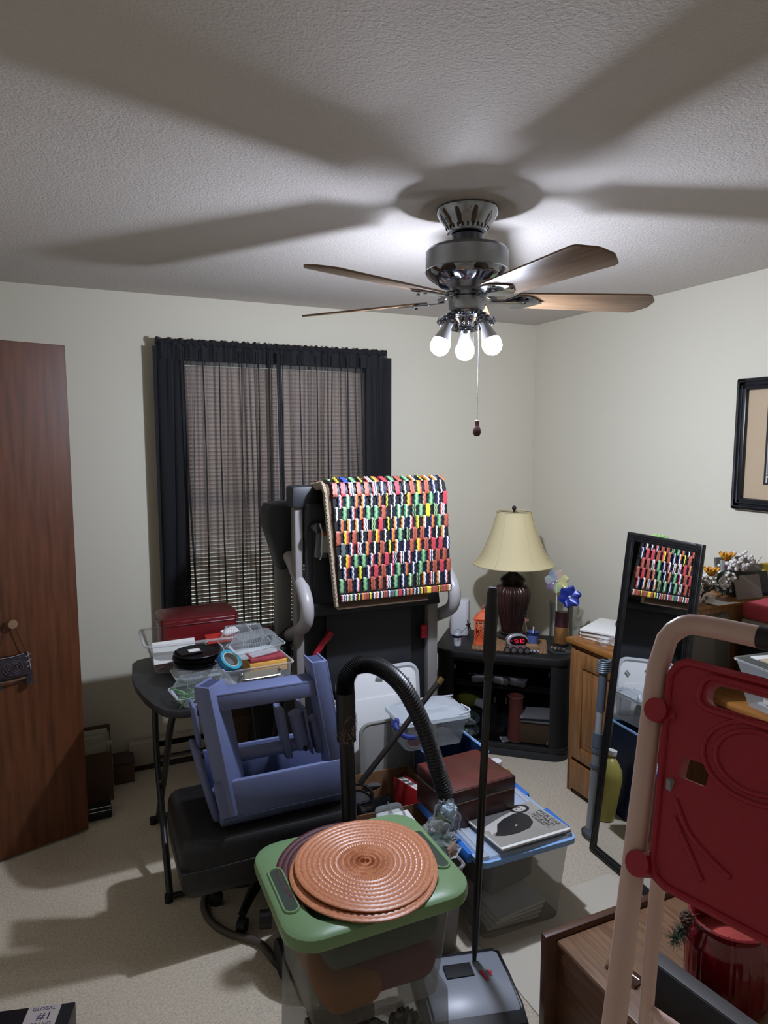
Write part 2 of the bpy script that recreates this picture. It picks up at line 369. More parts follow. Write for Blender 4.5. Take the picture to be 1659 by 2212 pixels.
# light kit: three arms with sockets and LED bulbs
B().lathe([(0, -.345), (.012, -.344), (.02, -.335), (.024, -.322), (.045, -.312), (.052, -.303), (.05, -.30), (0, -.30)], chrome, 32).obj('light_plate', fan)
bulbm = [M('lit_bulb_globe_%d' % k, '#dfe9ff', .4, emit=BULB * q) for k, q in enumerate((2.7, .15, .15))]
bulbr = [M('lit_bulb_rim_%d' % k, '#dfe9ff', .4, emit=BULB * q * .3) for k, q in enumerate((2.7, .15, .15))]
bulbb = M('bulb_white_base', '#c9c9cc', .5)
for k, ang in enumerate((61, -61, 180)):    # one arm points away from the camera
    a = R(ang + 161)
    d = Vector((cos(a), sin(a), 0)); ax = (d * .42 + Vector((0, 0, -1))).normalized()
    p = d * .052 + Vector((0, 0, -.318))
    arm = B().tube(bez([d * .03 + Vector((0, 0, -.31)), d * .045 + Vector((0, 0, -.31)), p], 4), .011, chrome, 10).obj('lamp_arm', fan)
    q = ax.to_track_quat('Z', 'Y').to_matrix().to_4x4(); XX = Matrix.Translation(p) @ q
    B().shell([(.012, -.004), (.017, .0), (.02, .010), (.030, .016), (.035, .024), (.036, .034), (.033, .034), (.029, .022), (.018, .014)], chrome, 24, X=XX).obj('socket_cup', arm)
    XB = Matrix.Translation(p + ax * .02) @ q
    bs = B().lathe([(0, -.004), (.013, 0), (.0135, .02), (.0165, .028), (.0255, .058), (.0268, .0635)], bulbb, 24, X=XB).obj('bulb', fan, 'lit white bulb')
    B().shell([(.0268, .063), (.0295, .072), (.03, .080)], bulbr[k], 24, X=XB).shell([(.03, .080), (.028, .092), (.022, .102), (.012, .1085), (.0, .110)], bulbm[k], 24, X=XB).obj('globe', bs, 'glowing globe')
ch = thing('pull_chain', 'beaded pull chain with dark bulb-shaped fob hanging from the fan', 'pull chain', FC + Vector((.012, -.052, -.30)))
b = B()
for k in range(88): b.ball((0, 0, -.0038 * k), .0016, silver, 6)
b.obj('bead_chain', ch)['kind'] = 'stuff'
B().lathe([(0, -.385), (.008, -.383), (.0125, -.375), (.0125, -.366), (.008, -.355), (.0065, -.352), (.0065, -.338), (.003, -.335), (0, -.334)], M('dark_wood_fob', '#4a2a2c', .5), 16).obj('fob', ch)
ch2 = thing('pull_chain', 'short beaded pull chain behind the right bulb of the fan', 'pull chain', FC + Vector((.045, .03, -.30)))
b = B()
for k in range(26): b.ball((0, 0, -.0038 * k), .0016, silver, 6)
b.obj('bead_chain', ch2)['kind'] = 'stuff'

# ================================================================== BACK LEFT: boxes by the heater
bx = thing('cardboard_box', 'brown cardboard box full of cards on the floor behind the closet door', 'box', (-.05, 3.33, 0))
dbrown = M('dark_brown_box', '#5b4434', .85)
B().frustum((0, 0, 0), (.27, .2, 0), (.27, .2, 0), .235, dbrown, .004, top=False, r=.002).obj('box_body', bx)
B().box((0, .098, .255), (.27, .003, .06), dbrown, (R(-10), 0, 0)).obj('flap', bx)
for k in range(14):
    tag(B().box((.03 + random.uniform(0, .03), -.06 + k * .010, .185 + random.uniform(0, .03)), (.12 + random.uniform(-.02, .02), .0016, .13), M('cream_card%d' % (k % 3), ('#b9b49c', '#c9c6b6', '#9fa892')[k % 3], .8), (R(random.uniform(-14, -6)), 0, R(random.uniform(-4, 4)))).obj('greeting_card'), None,
        'pale card standing in the box behind the closet door', 'card', 'cards filed in the cardboard box').location = (-.04, 3.33, .0)
sb = thing('small_box', 'small dark brown box on the floor between the card box and the heater', 'box', (.14, 3.425, 0))
B().box((0, 0, .05), (.09, .12, .1), dbrown, bev=.002).obj('box_body', sb); B().box((0, 0, .102), (.094, .124, .012), M('darker_brown', '#453328', .8), bev=.002).obj('lid', sb)
sr = thing('desk_caddy', 'small black caddy with silver wire edges on the carpet at the door edge', 'caddy', (.02, 3.12, 0))
B().b2((-.06, -.05, .004), (.05, .05, .035), blackm, .004).obj('caddy_body', sr)
for z in (.04, .058): B().tube([(-.06, -.05, z), (.045, -.05, z), (.05, .05, z)], .0018, silver, 6).obj('wire', sr)

# bag hanging on the door knob
DL = Matrix.Translation(De) @ Matrix.Rotation(DA, 4, 'Z')
bag = thing('woven_pouch', 'small dark woven pouch with pale stitching hanging from the door knob', 'bag', DL @ Vector((kx - .01, -.017, .79)), DA)
bagm = M('dark_woven_cloth', '#241d22', .9, col2='#3a3036', nscale=60, bump=.6, bscale=400)
def pouch(u, v):
    w = .060 + .012 * v; x = (u * 2 - 1) * w; e = 1 - abs(u * 2 - 1) ** 4
    return (x, 0, .042 - .10 * v + .006 * sin(u * pi) * (-1 if v < .1 else 1)), e
for sgn, nm in ((-1, 'front_panel'), (1, 'back_panel')):
    B().grid(lambda u, v: (pouch(u, v)[0][0], sgn * .013 * pouch(u, v)[1] * min(1, v * 2 + .3) * (1 if v < .9 else .4), pouch(u, v)[0][2]), 12, 8, bagm).obj(nm, bag)
cord = M('dark_red_cord', '#3b1c18', .7); stitch = M('pale_stitch', '#a09a98', .8)
for s_ in (-1, 1):
    B().tube(bez([(.052 * s_, -.004, .04), (.03 * s_, -.004, .11), (.012 * s_, -.001, .165), (.004 * s_, 0, .178)], 5), .0022, cord, 6).obj('strap', bag)
    B().tube([(.056 * s_, -.008, .044), (.061 * s_, -.010, .0), (.064 * s_, -.008, -.03)], .0014, stitch, 5).obj('side_stitch', bag)
    for z in (.03, .008, -.012): B().tube([(.047 * s_, -.0135, z - .004), (.068 * s_, -.006, z + .004)], .0012, stitch, 5).obj('cross_stitch', bag)
    B().lathe([(0, .015), (.009, .012), (.013, -.01), (.017, -.028), (.0, -.032)][::-1], bagm, 10, c=(.055 * s_, -.008, -.055)).obj('tassel', bag)
B().tube(bez([(-.04, -.014, .036), (0, -.015, .036), (.04, -.014, .042)], 5), .0012, stitch, 5).obj('top_stitch', bag)
b = B()
for q in (.012, .02, .028): b.tube([(q * 1.25 * cos(a * pi / 10), -.0150, -.008 + q * sin(a * pi / 10)) for a in range(20)], .0012, M('grey_thread', '#5a5054', .9), 5, True)
b.obj('embroidered_rings', bag, 'concentric embroidered rings')
B().tube([(-.05, -.011, -.058), (0, -.012, -.06), (.045, -.011, -.056)], .004, M('tan_hem', '#6b4d3d', .9), 6).obj('hem', bag)

# ================================================================== FOLDING TABLE AND WHAT IS ON IT
tb = thing('folding_table', 'dark grey folding table with rounded corners and black crossed tube legs', 'table', (.45, 2.72, 0))
TT = [(.43, .35), (-.20, .36), (-.25, .345), (-.275, .30), (-.287, .14), (-.283, .02), (-.262, -.12), (-.235, -.22), (-.205, -.285), (-.16, -.315), (-.10, -.32), (.30, -.29), (.34, -.26), (.345, .30)]
TT = [(-.20, .36), (-.25, .345), (-.275, .30), (-.287, .14), (-.283, .02), (-.262, -.12), (-.235, -.22), (-.205, -.285), (-.16, -.315), (-.10, -.32), (.27, -.31), (.31, -.28), (.32, -.2), (.32, .30), (.30, .345), (.26, .36)]
B().prism(TT, .672, .70, M('charcoal_table_top', '#222326', .5, bump=.2, bscale=500), bev=.004).obj('table_top', tb)
for n, x in enumerate((-.215, .20)):
    for s_, dx in ((1, 0), (-1, .014)):
        b = B(); xx = x + dx
        b.tube(bez([(xx + .04, .20 * s_, .668), (xx + .02, .20 * s_, .60), (xx + .008, .10 * s_, .40), (xx + .006, -.06 * s_, .22), (xx, -.30 * s_ * (1.06 if s_ > 0 else .76), .012)], 5), .0125, black, 10)
        b.obj('leg', tb)
    B().cyl((x + .007, .0, .30), (x + .03, .0, .30), .007, silver, seg=8).obj('pivot_bolt', tb)
for y in (-.318, .228): B().cyl((-.23, y, .018), (.22, y, .018), .011, black, seg=10).obj('foot_bar', tb)
for x in (-.215, .20):
    for y in (-.318, .228): B().lathe([(0, 0), (.015, 0), (.015, .028), (.013, .03), (0, .03)], blackm, 12, c=(x - .005, y, 0)).obj('foot_cap', tb)

zt = .7005
bn_ = thing('storage_bin', 'large clear plastic bin without a lid at the back of the folding table', 'bin', (.435, 2.945, zt))
b = B().frustum((0, 0, 0), (.36, .22, 0), (.43, .27, 0), .125, cloudy, .003, top=False, r=.03); b.obj('bin_body', bn_)
b = B(); pts = [(x, y, .125) for x, y in rrect(.445, .285, .03)]; b.tube(pts, .006, cloudy, 6, True); b.obj('rim', bn_)
tinr = M('dark_red_tin', '#6e1218', .32, col2='#5a0d12', nscale=6, spec=.6)
tind = M('dark_red_tin_lid', '#4e1416', .38)
def tin(loc, d, rz, label, rot=0):
    t = thing('storage_tin', label, 'tin', loc, rz)
    b = B(); b.frustum((0, 0, 0), (d[0], d[1], 0), (d[0], d[1], 0), d[2] - .03, tinr, r=.02); b.obj('tin_body', t)
    b = B(); b.frustum((0, 0, d[2] - .032), (d[0] + .006, d[1] + .006, 0), (d[0] + .006, d[1] + .006, 0), .024, tinr, r=.022)
    b.frustum((0, 0, d[2] - .008), (d[0] + .006, d[1] + .006, 0), (d[0] - .012, d[1] - .012, 0), .008, tind, r=.02); b.obj('lid', t)
    b = B()
    for z in (d[2] - .034, d[2] - .02): b.tube([(x, y, z) for x, y in rrect(d[0] + .008, d[1] + .008, .022)], .0018, tinr, 5, True)
    b.obj('rolled_edge', t)
tin((.44, 2.965, zt + .035), (.315, .185, .185), R(2), 'large dark red metal tin with a ridged lid standing in the clear bin')
tag(B().box((0, 0, 0), (.17, .012, .09), paper, (R(-25), 0, 0)).obj('paper_stack'), None, 'white papers standing at the front of the clear bin', 'papers', None, None, (.33, 2.845, zt + .085), R(3))
rb = thing('booklet', 'red booklet with yellow lettering lying over the rim of the clear bin', 'booklet', (.52, 2.825, zt + .125), R(4), rot=(R(25), 0, R(6)))
B().box((0, 0, 0), (.13, .06, .006), M('booklet_red', '#a8281f', .5), bev=.001).obj('cover', rb); B().box((.045, .03, .004), (.07, .04, .002), paper, (0, 0, R(20))).obj('loose_sheet', rb)
B().box((.0, -.01, .0035), (.06, .008, .001), M('yellow_ink', '#c99a30', .6)).obj('printed_line', rb)
b = B(); b.tube([(-.068 + .006 * cos(a * pi / 6), -.02 + a * 0, .006 * sin(a * pi / 6)) for a in range(12)], .002, M('cream_ring', '#c7b59a', .5), 5, True); b.obj('ring', rb)
b = B(); b.grid(lambda u, v: (-.07 + .14 * u, -.035 + .07 * v, .03 * sin(u * pi) * sin(v * pi) + .006 * sin(u * 14 + v * 8)), 12, 8, M('pink_cloth', '#9a6a66', .9)); b.raw([(-.07, -.035, 0), (.07, -.035, 0), (.07, .035, 0), (-.07, .035, 0)], [[0, 3, 2, 1]], MC['pink_cloth'])
tag(b.obj('folded_cloth'), None, 'dusty pink cloth folded at the left end of the clear bin', 'cloth', None, None, (.33, 2.90, zt + .006), 0)
# container, plates
ct = thing('food_container', 'black takeout container with a clear lid under the stack of black plates', 'container', (.395, 2.675, zt), R(3))
B().frustum((0, 0, 0), (.14, .11, 0), (.17, .135, 0), .042, black, .002, top=False, r=.02).obj('tray', ct)
B().frustum((0, 0, .042), (.182, .146, 0), (.165, .13, 0), .028, clearp, .0015, r=.02).obj('lid', ct)
b = B(); b.tube([(x, y, .043) for x, y in rrect(.185, .15, .02)], .003, clearp, 6, True); b.obj('rim', ct)
for k in range(5):
    p = thing('black_plate', ['round black plastic plate at the bottom of its stack', 'round black plastic plate second from the bottom of its stack', 'round black plastic plate in the middle of its stack', 'round black plastic plate second from the top of its stack', 'round black plastic plate with the white tag on it, topmost of its stack'][k], 'plate', (.395 + .003 * sin(k * 2), 2.685 + .003 * cos(k * 3), zt + .0715 + .0095 * k), group='black plates stacked on the takeout container')
    B().lathe([(0, 0), (.072, 0), (.079, .004), (.088, .011), (.090, .0115), (.089, .009), (.080, .001), (.074, -.0015), (0, -.0015)][::-1], black, 40).obj('dish', p)
    if k == 4:
        B().tube([(.0885 * cos(2 * pi * i / 40), .0885 * sin(2 * pi * i / 40), .0115) for i in range(40)], .0015, black, 5, True).obj('rim', p)
tg = thing('price_tag', 'black card with a white paper tag lying on the black plates', 'tag', (.375, 2.70, zt + .1225), R(12))
B().box((0, 0, .001), (.10, .075, .002), blackm).obj('card', tg); B().box((.012, -.006, .0024), (.045, .036, .0008), paper, (0, 0, R(-8))).obj('white_tag', tg)
# tape roll
tp = thing('tape_roll', 'roll of teal and blue tape leaning between the plates and the clamshell', 'tape', (.50, 2.565, zt + .105), rot=(R(38), R(18), R(20)))
B().lathe([(.034, -.012), (.046, -.012), (.046, .012), (.034, .012), (.034, -.012)], M('teal_tape', '#2f8fa6', .4), 32).obj('tape', tp)
B().lathe([(.0462, -.012), (.0475, -.012), (.0475, -.004), (.0462, -.004), (.0462, -.012)], M('blue_edge', '#2a4fae', .4), 32).obj('blue_band', tp)
B().lathe([(.031, -.012), (.034, -.012), (.034, .012), (.031, .012), (.031, -.012)], M('cream_core', '#b8b2a0', .7), 32).obj('core', tp)
# clear tray with metal handle holding the orange box
ty = thing('drawer_tray', 'clear plastic tray with a silver metal handle on the right of the folding table', 'tray', (.60, 2.60, zt), R(4))
B().frustum((0, 0, 0), (.25, .17, 0), (.265, .19, 0), .085, cloudy, .003, top=False, r=.02).obj('tray_body', ty)
b = B(); b.tube([(x, y, .085) for x, y in rrect(.272, .198, .02)], .004, clearp, 6, True); b.obj('rim', ty)
b = B(); b.tube(bez([(-.075, -.094, .066), (-.073, -.108, .052), (-.06, -.112, .05), (.06, -.112, .05), (.073, -.108, .052), (.075, -.094, .066)], 4), .0028, silver, 8)
b.ball((-.075, -.096, .068), .008, silver, 10); b.ball((.075, -.096, .068), .008, silver, 10); b.obj('handle', ty)
B().box((0, -.096, .06), (.13, .002, .028), M('label_card', '#a39a88', .8)).obj('label_card', ty)
ob = thing('small_box', 'orange-yellow box with red contents in the clear tray', 'box', (.645, 2.60, zt + .045), R(4))
B().box((0, 0, .022), (.15, .11, .044), M('orange_yellow_card', '#d6a04a', .7), bev=.002).obj('box_body', ob)
b = B().box((0, 0, .052), (.14, .10, .016), M('red_candy', '#a04048', .5, col2='#8a3038', nscale=40), bev=.004); b.obj('contents', ob)
def clamshell(label, loc, rz, d, h, hinge=True, tilt=0):
    t = thing('clamshell_box', label, 'container', loc, group='clear clamshell containers on the folding table', rot=(0, tilt, rz))
    B().frustum((0, 0, 0), (d[0] * .8, d[1] * .8, 0), (d[0], d[1], 0), h * .42, clearp, .001, top=False, r=.02).obj('tray', t)
    B().frustum((0, 0, h * .45), (d[0], d[1], 0), (d[0] * .74, d[1] * .74, 0), h * .55, clearp, .001, bot=False, r=.02).obj('lid', t)
    b = B(); b.tube([(x, y, h * .435) for x, y in rrect(d[0] + .012, d[1] + .012, .02)], .003, clearp, 6, True); b.obj('rim', t)
    b = B()
    n = int(d[0] / .012)
    for k in range(n):
        x = -d[0] * .4 + d[0] * .8 * (k + .5) / n
        for s_ in (-1, 1): b.cyl((x * .97, s_ * d[1] * .485, h * .5), (x * .9, s_ * d[1] * .375, h * .98), .0016, clearp, seg=5, cap=False)
    b.obj('ribs', t)['kind'] = 'stuff'; return t
clamshell('empty clear clamshell stacked on the orange box in the tray', (.62, 2.625, zt + .108), R(6), (.19, .14), .075, tilt=R(-5))
clamshell('clear ribbed clamshell leaning by the red tins, highest on the table', (.60, 2.765, zt + .07), R(3), (.19, .11), .11)
cs = clamshell('clear clamshell with green strips inside at the near edge of the table', (.39, 2.49, zt), R(9), (.22, .13), .09)
b = B()
for k in range(16): b.box((random.uniform(-.08, .0), random.uniform(-.04, .04), .012 + random.uniform(0, .04)), (.07, .006, .002), M('green_strip', '#4f8a4a', .6), (random.uniform(-.5, .5), random.uniform(-.6, .6), random.uniform(-.6, .6)))
for k in range(18): b.box((random.uniform(-.03, .08), random.uniform(-.04, .04), .008 + random.uniform(0, .02)), (.05, .012, .003), M('foil_strip', '#c8ccc8', .2, .6), (random.uniform(-.6, .6), random.uniform(-.6, .6), random.uniform(-2, 2)))
b.obj('contents', cs, 'green and foil strips')['kind'] = 'stuff'
# dark box and round cushion beyond the table
db = thing('cardboard_box', 'dark brown box standing against the back wall under the table', 'box', (.78, 3.34, 0))
B().box((0, 0, .20), (.40, .16, .40), dbrown, bev=.003).obj('box_body', db); B().box((0, -.0805, .31), (.40, .001, .05), M('brown_tape', '#4a3626', .5)).obj('tape', db)
cu = thing('round_cushion', 'large black round cushion leaning behind the left treadmill upright', 'cushion', (.905, 3.16, .205), rot=(R(78), 0, 0))
B().lathe([(0, -.05), (.15, -.05), (.195, -.03), (.205, 0), (.195, .03), (.15, .05), (0, .05)], blackm, 40).obj('pad', cu); B().tube([(.204 * cos(2 * pi * i / 40), .204 * sin(2 * pi * i / 40), 0) for i in range(40)], .006, blackm, 6, True).obj('piping', cu)

# ================================================================== TREADMILL folded upright, with the rug over it
tm = thing('treadmill', 'black folding treadmill with its deck folded upright and grey bent handles', 'treadmill', (1.135, 2.70, 0))
tgrey = M('treadmill_grey', '#86827f', .35); tblk = M('treadmill_black', '#1b1d20', .45, bump=.1, bscale=500); tblk2 = M('treadmill_panel', '#222428', .6)
def tb_(lo, hi, m, n, bev=.004, lab=None): return B().b2(lo, hi, m, bev).obj(n, tm, lab)
tb_((-.335, -.03, .06), (-.30, .03, 1.40), tgrey, 'side_rail', .006); tb_((.285, -.03, .06), (.335, .03, 1.40), tgrey, 'side_rail', .006)
b = B(); b.prism([(-.298, .44), (.325, .44), (.325, -.03), (-.298, -.03)], -.012, .012, tblk, X=Matrix.Translation((0, -.043, .955)) @ Matrix.Rotation(R(90), 4, 'X'), bev=.006); b.obj('deck_cover', tm)
B().box((.01, -.056, 1.18), (.56, .012, .40), tblk, bev=.005).obj('raised_panel', tm)
B().box((.013, -.05, .945), (.625, .03, .055), tblk, (R(-14), 0, 0), .008).obj('panel_lip', tm)
tb_((-.298, .0, .06), (.283, .02, .94), blackm, 'deck_back')
tb_((-.20, -.02, .15), (.205, .0, .95), tblk2, 'lower_panel', .004)
for s_ in (-1, 1): tb_((s_ * .30 - .05, -.05, 1.375), (s_ * .30 + .06 * (1 if s_ < 0 else .7), .05, 1.465), dgrey, 'roller_end_cap', .012)
B().cyl((-.25, 0, 1.425), (.25, 0, 1.425), .035, blackm, seg=20).obj('rear_roller', tm)
for s_ in (-1, 1):
    x = s_ * .315 if s_ > 0 else -.315
    tb_((x - .035, .22, .04), (x + .035, .27, 1.22), tgrey, 'upright', .008)
    b = B(); X = Matrix.Translation((x - .015 * s_ * -1, .26, 1.25)) @ Matrix.Rotation(R(90), 4, 'X') @ Matrix.Diagonal((-s_, 1, 1, 1))
    b.prism([(-.06, .125), (.03, .135), (.065, .11), (.07, .02), (.045, -.08), (.035, -.16), (-.02, -.16), (-.04, -.08), (-.075, .03), (-.075, .10)], -.02, .12, dgrey, X=X, bev=.02); b.obj('console_arm', tm)
    xo = x + (.005 if s_ < 0 else .065)
    b = B(); b.tube(bez([(xo, .17, 1.16), (xo, .06, 1.11), (xo, -.06, 1.03), (xo, -.10, .97), (xo, -.075, .90), (xo, .04, .84), (xo, .17, .785)], 6), .029, M('handle_grey', '#a09c9a', .35), 14); hb = b.obj('handle', tm, 'grey bent tube handle')
    B().cyl((xo, .15, .795), (xo, .225, .76), .034, black, seg=14).obj('handle_socket', hb)
    B().cyl((xo, .145, 1.15), (xo, .215, 1.19), .034, black, seg=14).obj('handle_socket', hb)
    tb_((x - .05, -.08, 0), (x + .05, .33, .05), tgrey, 'base_rail', .01)
    B().cyl((x - .052, .30, .665), (x + .06, .30, .665), .022, chrome, seg=14).obj('pivot_pin', tm)
    B().box((x, .21, .705), (.05, .03, .05), silver, bev=.006).obj('pivot_bracket', tm)
b = B(); b.prism([(-.30, 1.10), (.30, 1.10), (.30, 1.34), (.24, 1.40), (-.24, 1.40), (-.30, 1.34)], .16, .24, dgrey, X=Matrix.Rotation(R(90), 4, 'X') @ Matrix.Diagonal((1, 1, -1, 1)), bev=.015); b.obj('console', tm)
b = B(); b.prism([(-.30, .06), (.30, .06), (.28, .30), (-.28, .30)], .08, .36, tblk, X=Matrix.Rotation(R(90), 4, 'X') @ Matrix.Diagonal((1, 1, -1, 1)), bev=.02); b.obj('motor_hood', tm)
b = B(); b.tube(bez([(-.275, -.03, .70), (-.262, -.045, .745), (-.235, -.05, .79), (-.205, -.05, .825)], 4), [.012] * 5 + [.013] * 8, redp, 8); b.box((-.20, -.05, .83), (.028, .022, .04), redp, (0, R(30), 0), .006); b.obj('release_lever', tm, 'red lever')
B().box((.262, -.03, .79), (.03, .02, .06), redp, bev=.004).obj('red_stop', tm)
lt = B().box((-.235, -.075, 1.235), (.055, .02, .13), M('latch_grey', '#76777c', .4), (0, R(6), 0), .006).obj('storage_latch', tm, 'grey storage latch')
b = B(); b.cyl((-.262, -.055, 1.30), (-.262, -.115, 1.30), .022, black, seg=16); b.tube([(-.256, -.113, 1.318), (-.246, -.115, 1.28), (-.249, -.115, 1.19), (-.256, -.113, 1.17)], .0045, silver, 6); b.obj('latch_knob', lt)
B().box((-.222, -.087, 1.235), (.04, .001, .085), paper, (0, R(6), 0)).obj('warning_label', lt); B().box((-.2265, -.0878, 1.271), (.04, .001, .014), M('orange_ink', '#cf6a35', .6), (0, R(6), 0)).obj('label_band', lt)

# woven rug of rubber links draped over the top of the deck, with a pad under it
pad = thing('rug_pad', 'tan corrugated pad folded under the colourful rug on the treadmill', 'pad', (1.16, 2.60, 1.50))
padm = M('tan_fleece', '#bcae98', .95, col2='#9a8c76', nscale=160, bump=.8, bscale=300); padb = M('brown_corrugated', '#5c4636', .9)
def drape(s):          # s = 0 at the back edge; returns (y, z, angle)
    L1 = .15
    if s < L1: return (.125 - s, -.008 - .02 * (1 - s / L1), 0)
    a = min((s - L1) / .05, pi / 2)
    if a < pi / 2: return (.125 - L1 - .05 * sin(a), -.008 - .05 * (1 - cos(a)), a)
    r = s - L1 - .05 * pi / 2; return (.125 - L1 - .05 - .02 * r, -.058 - r, pi / 2)
def sheet(x0, x1, s1, off, th, mtop, medge, skew):
    b = B(); n = 30; vs = []; fs = []
    for i in range(n + 1):
        y, z, a = drape(s1 * i / n); ny, nz = -sin(a), cos(a); k = skew * max(0, (s1 * i / n - .2))
        for x in (x0, x1):
            for o in (off, off - th): vs.append((x + k, y + ny * o, z + nz * o))
    for i in range(n):
        q = 4 * i; fs += [([q, q + 2, q + 6, q + 4], 0), ([q + 1, q + 5, q + 7, q + 3], 0), ([q, q + 4, q + 5, q + 1], 1), ([q + 2, q + 3, q + 7, q + 6], 1)]
    fs += [([0, 1, 3, 2], 1), ([4 * n, 4 * n + 2, 4 * n + 3, 4 * n + 1], 1)]
    b.raw(vs, [f for f, k in fs if k == 0], mtop); b.raw(vs, [f for f, k in fs if k == 1], medge); return b
sheet(-.272, .14, .70, -.013, .022, padb, padm, .09).obj('pad_sheet', pad)
b = B()
for k in range(40):
    s = .02 + .675 * k / 40; y, z, a = drape(s); k2 = .09 * max(0, s - .2)
    b.ball((-.276 + k2, y + sin(a) * .018, z - cos(a) * .018), .017, padm, ico=1, sc=(.6, 1, 1))
b.obj('fleece_edge', pad, 'tan fleece edge')['kind'] = 'stuff'
rug = thing('woven_rug', 'colourful rug of woven rubber links draped over the treadmill deck', 'rug', (1.16, 2.60, 1.50))
RC = {k: M('link_' + k, v, .5) for k, v in dict(red='#b8404a', navy='#232a4e', white='#dcdad2', brick='#a85a48', rust='#8d4434', green='#3f7f5e', lime='#8fae7c', yellow='#dfd03a', orange='#d98a3c', black='#1c1c20', blue='#2f4fae', teal='#1f9a8a', slate='#5a6668', olive='#8f8432', cream='#d8cf9a').items()}
combo = [('navy', 'white', 'red'), ('black', 'white', 'black'), ('brick', 'rust', 'brick'), ('green', 'lime', 'lime', 'green'), ('black', 'yellow', 'black'), ('yellow', 'orange', 'red'), ('navy', 'white', 'navy'), ('red', 'red', 'red'), ('blue', 'blue', 'blue'), ('green', 'cream', 'green'), ('brick', 'brick', 'rust'), ('red', 'white', 'navy', 'white'), ('black', 'lime', 'black', 'lime'), ('slate', 'slate', 'slate'), ('orange', 'white', 'navy'), ('yellow', 'yellow', 'yellow'), ('teal', 'teal', 'teal'), ('navy', 'orange', 'brick'), ('olive', 'yellow', 'black')]
cw = [8, 5, 8, 6, 3.5, 3, 5, 3, 2, 4, 7, 8, 4, 1.5, 6, 1, 1, 6, 2]
def link(cols, L):
    b = B(); n = 9; w = .0185; c = len(cols); zz = {'white': .0012, 'yellow': .0008}
    for q, col in enumerate(cols):
        vs = []; h = .006 + zz.get(col, 0)
        for i in range(n + 1):
            t = i / n; wv = .0016 * sin(t * 5.5 * pi)
            x0 = -w / 2 + w * q / c + wv; x1 = -w / 2 + w * (q + 1) / c + wv; y = (t - .5) * L; e = h * (1 if 0 < i < n else .35)
            vs += [(x0, y, 0), (x0, y, e), (x1, y, e), (x1, y, 0)]
        fs = []
        for i in range(n):
            k = 4 * i; fs.append([k + 1, k + 2, k + 6, k + 5])
            if q == 0: fs.append([k, k + 1, k + 5, k + 4])
            if q == c - 1: fs.append([k + 2, k + 3, k + 7, k + 6])
        b.raw(vs, fs, RC[col])
    return b.mesh('rubber_link', 60)
lm = [link(c, .058) for c in combo]; ls = [link(c, .030) for c in combo]
sheet(-.25, .263, .66, -.001, .008, RC['black'], RC['black'], .06).obj('rug_base', rug)
rr = random.Random(5); rows = 14
for r_ in range(rows):
    s = .02 + r_ * .0485
    short = r_ == rows - 1
    for c in range(17 if not short else 30):
        if short: x = -.245 + .505 * (c + .5) / 30; s = .652
        else: x = -.24 + .0340 * c + (.0170 if r_ % 2 else 0)
        if x > .262: continue
        y, z, a = drape(s); k = .06 * max(0, s - .2)
        j = rr.choices(range(len(combo)), cw)[0]
        inst((ls if short else lm)[j], 'rubber_link', rug, (x + k, y - sin(a) * .0005, z + cos(a) * .0005), (a, rr.uniform(-.03, .03), 0), (1, -1 if rr.random() < .5 else 1, 1) if not short else None)

# ================================================================== BLACK SWIVEL STOOL AND BLUE STEP STOOL ON IT
ss = thing('upholstered_stool', 'black padded swivel stool under the upturned blue step stool', 'stool', (.53, 2.27, 0))
pad_m = M('black_leatherette', '#0f0f11', .5, bump=.3, bscale=250)
B().box((0, 0, .298), (.58, .40, .205), pad_m, bev=.045, seg=4).obj('seat', ss)
B().box((0, 0, .298), (.587, .407, .012), pad_m, bev=.005).obj('piping', ss)
B().cyl((0, 0, .07), (0, 0, .21), .028, black, seg=16).obj('column', ss)
for k in range(5):
    a = 2 * pi * k / 5 - 2.2; d = Vector((cos(a), sin(a), 0))
    lg = B().tube([d * .02 + Vector((0, 0, .085)), d * .09 + Vector((0, 0, .078)), d * .155 + Vector((0, 0, .062))], [.022, .018, .014], black, 8).obj('leg', ss)
    B().cyl(d * .155 + Vector((-d.y * .014, d.x * .014, .024)), d * .155 + Vector((d.y * .014, -d.x * .014, .024)), .024, blackm, seg=14).obj('caster', lg)

st = thing('step_stool', 'slate-blue plastic folding step stool lying upturned on the black stool', 'step stool', (.55, 2.135, .45))
bp = M('slate_blue_plastic', '#666f94', .42, bump=.12, bscale=500)
def slant(lo, hi, m, name, bev=.008, sk=.165, parent=None, lab=None, tw=0):      # box leaning to the left as it rises
    b = B().b2(lo, hi, m, bev)
    if tw: ct, sn = cos(R(tw)), sin(R(tw)); b.v = [(-.16 + (x + .16) * ct - (y + .055) * sn, -.055 + (x + .16) * sn + (y + .055) * ct, z) for x, y, z in b.v]
    b.v = [(x - sk * z, y, z) for x, y, z in b.v]; return b.obj(name, parent or st, lab)
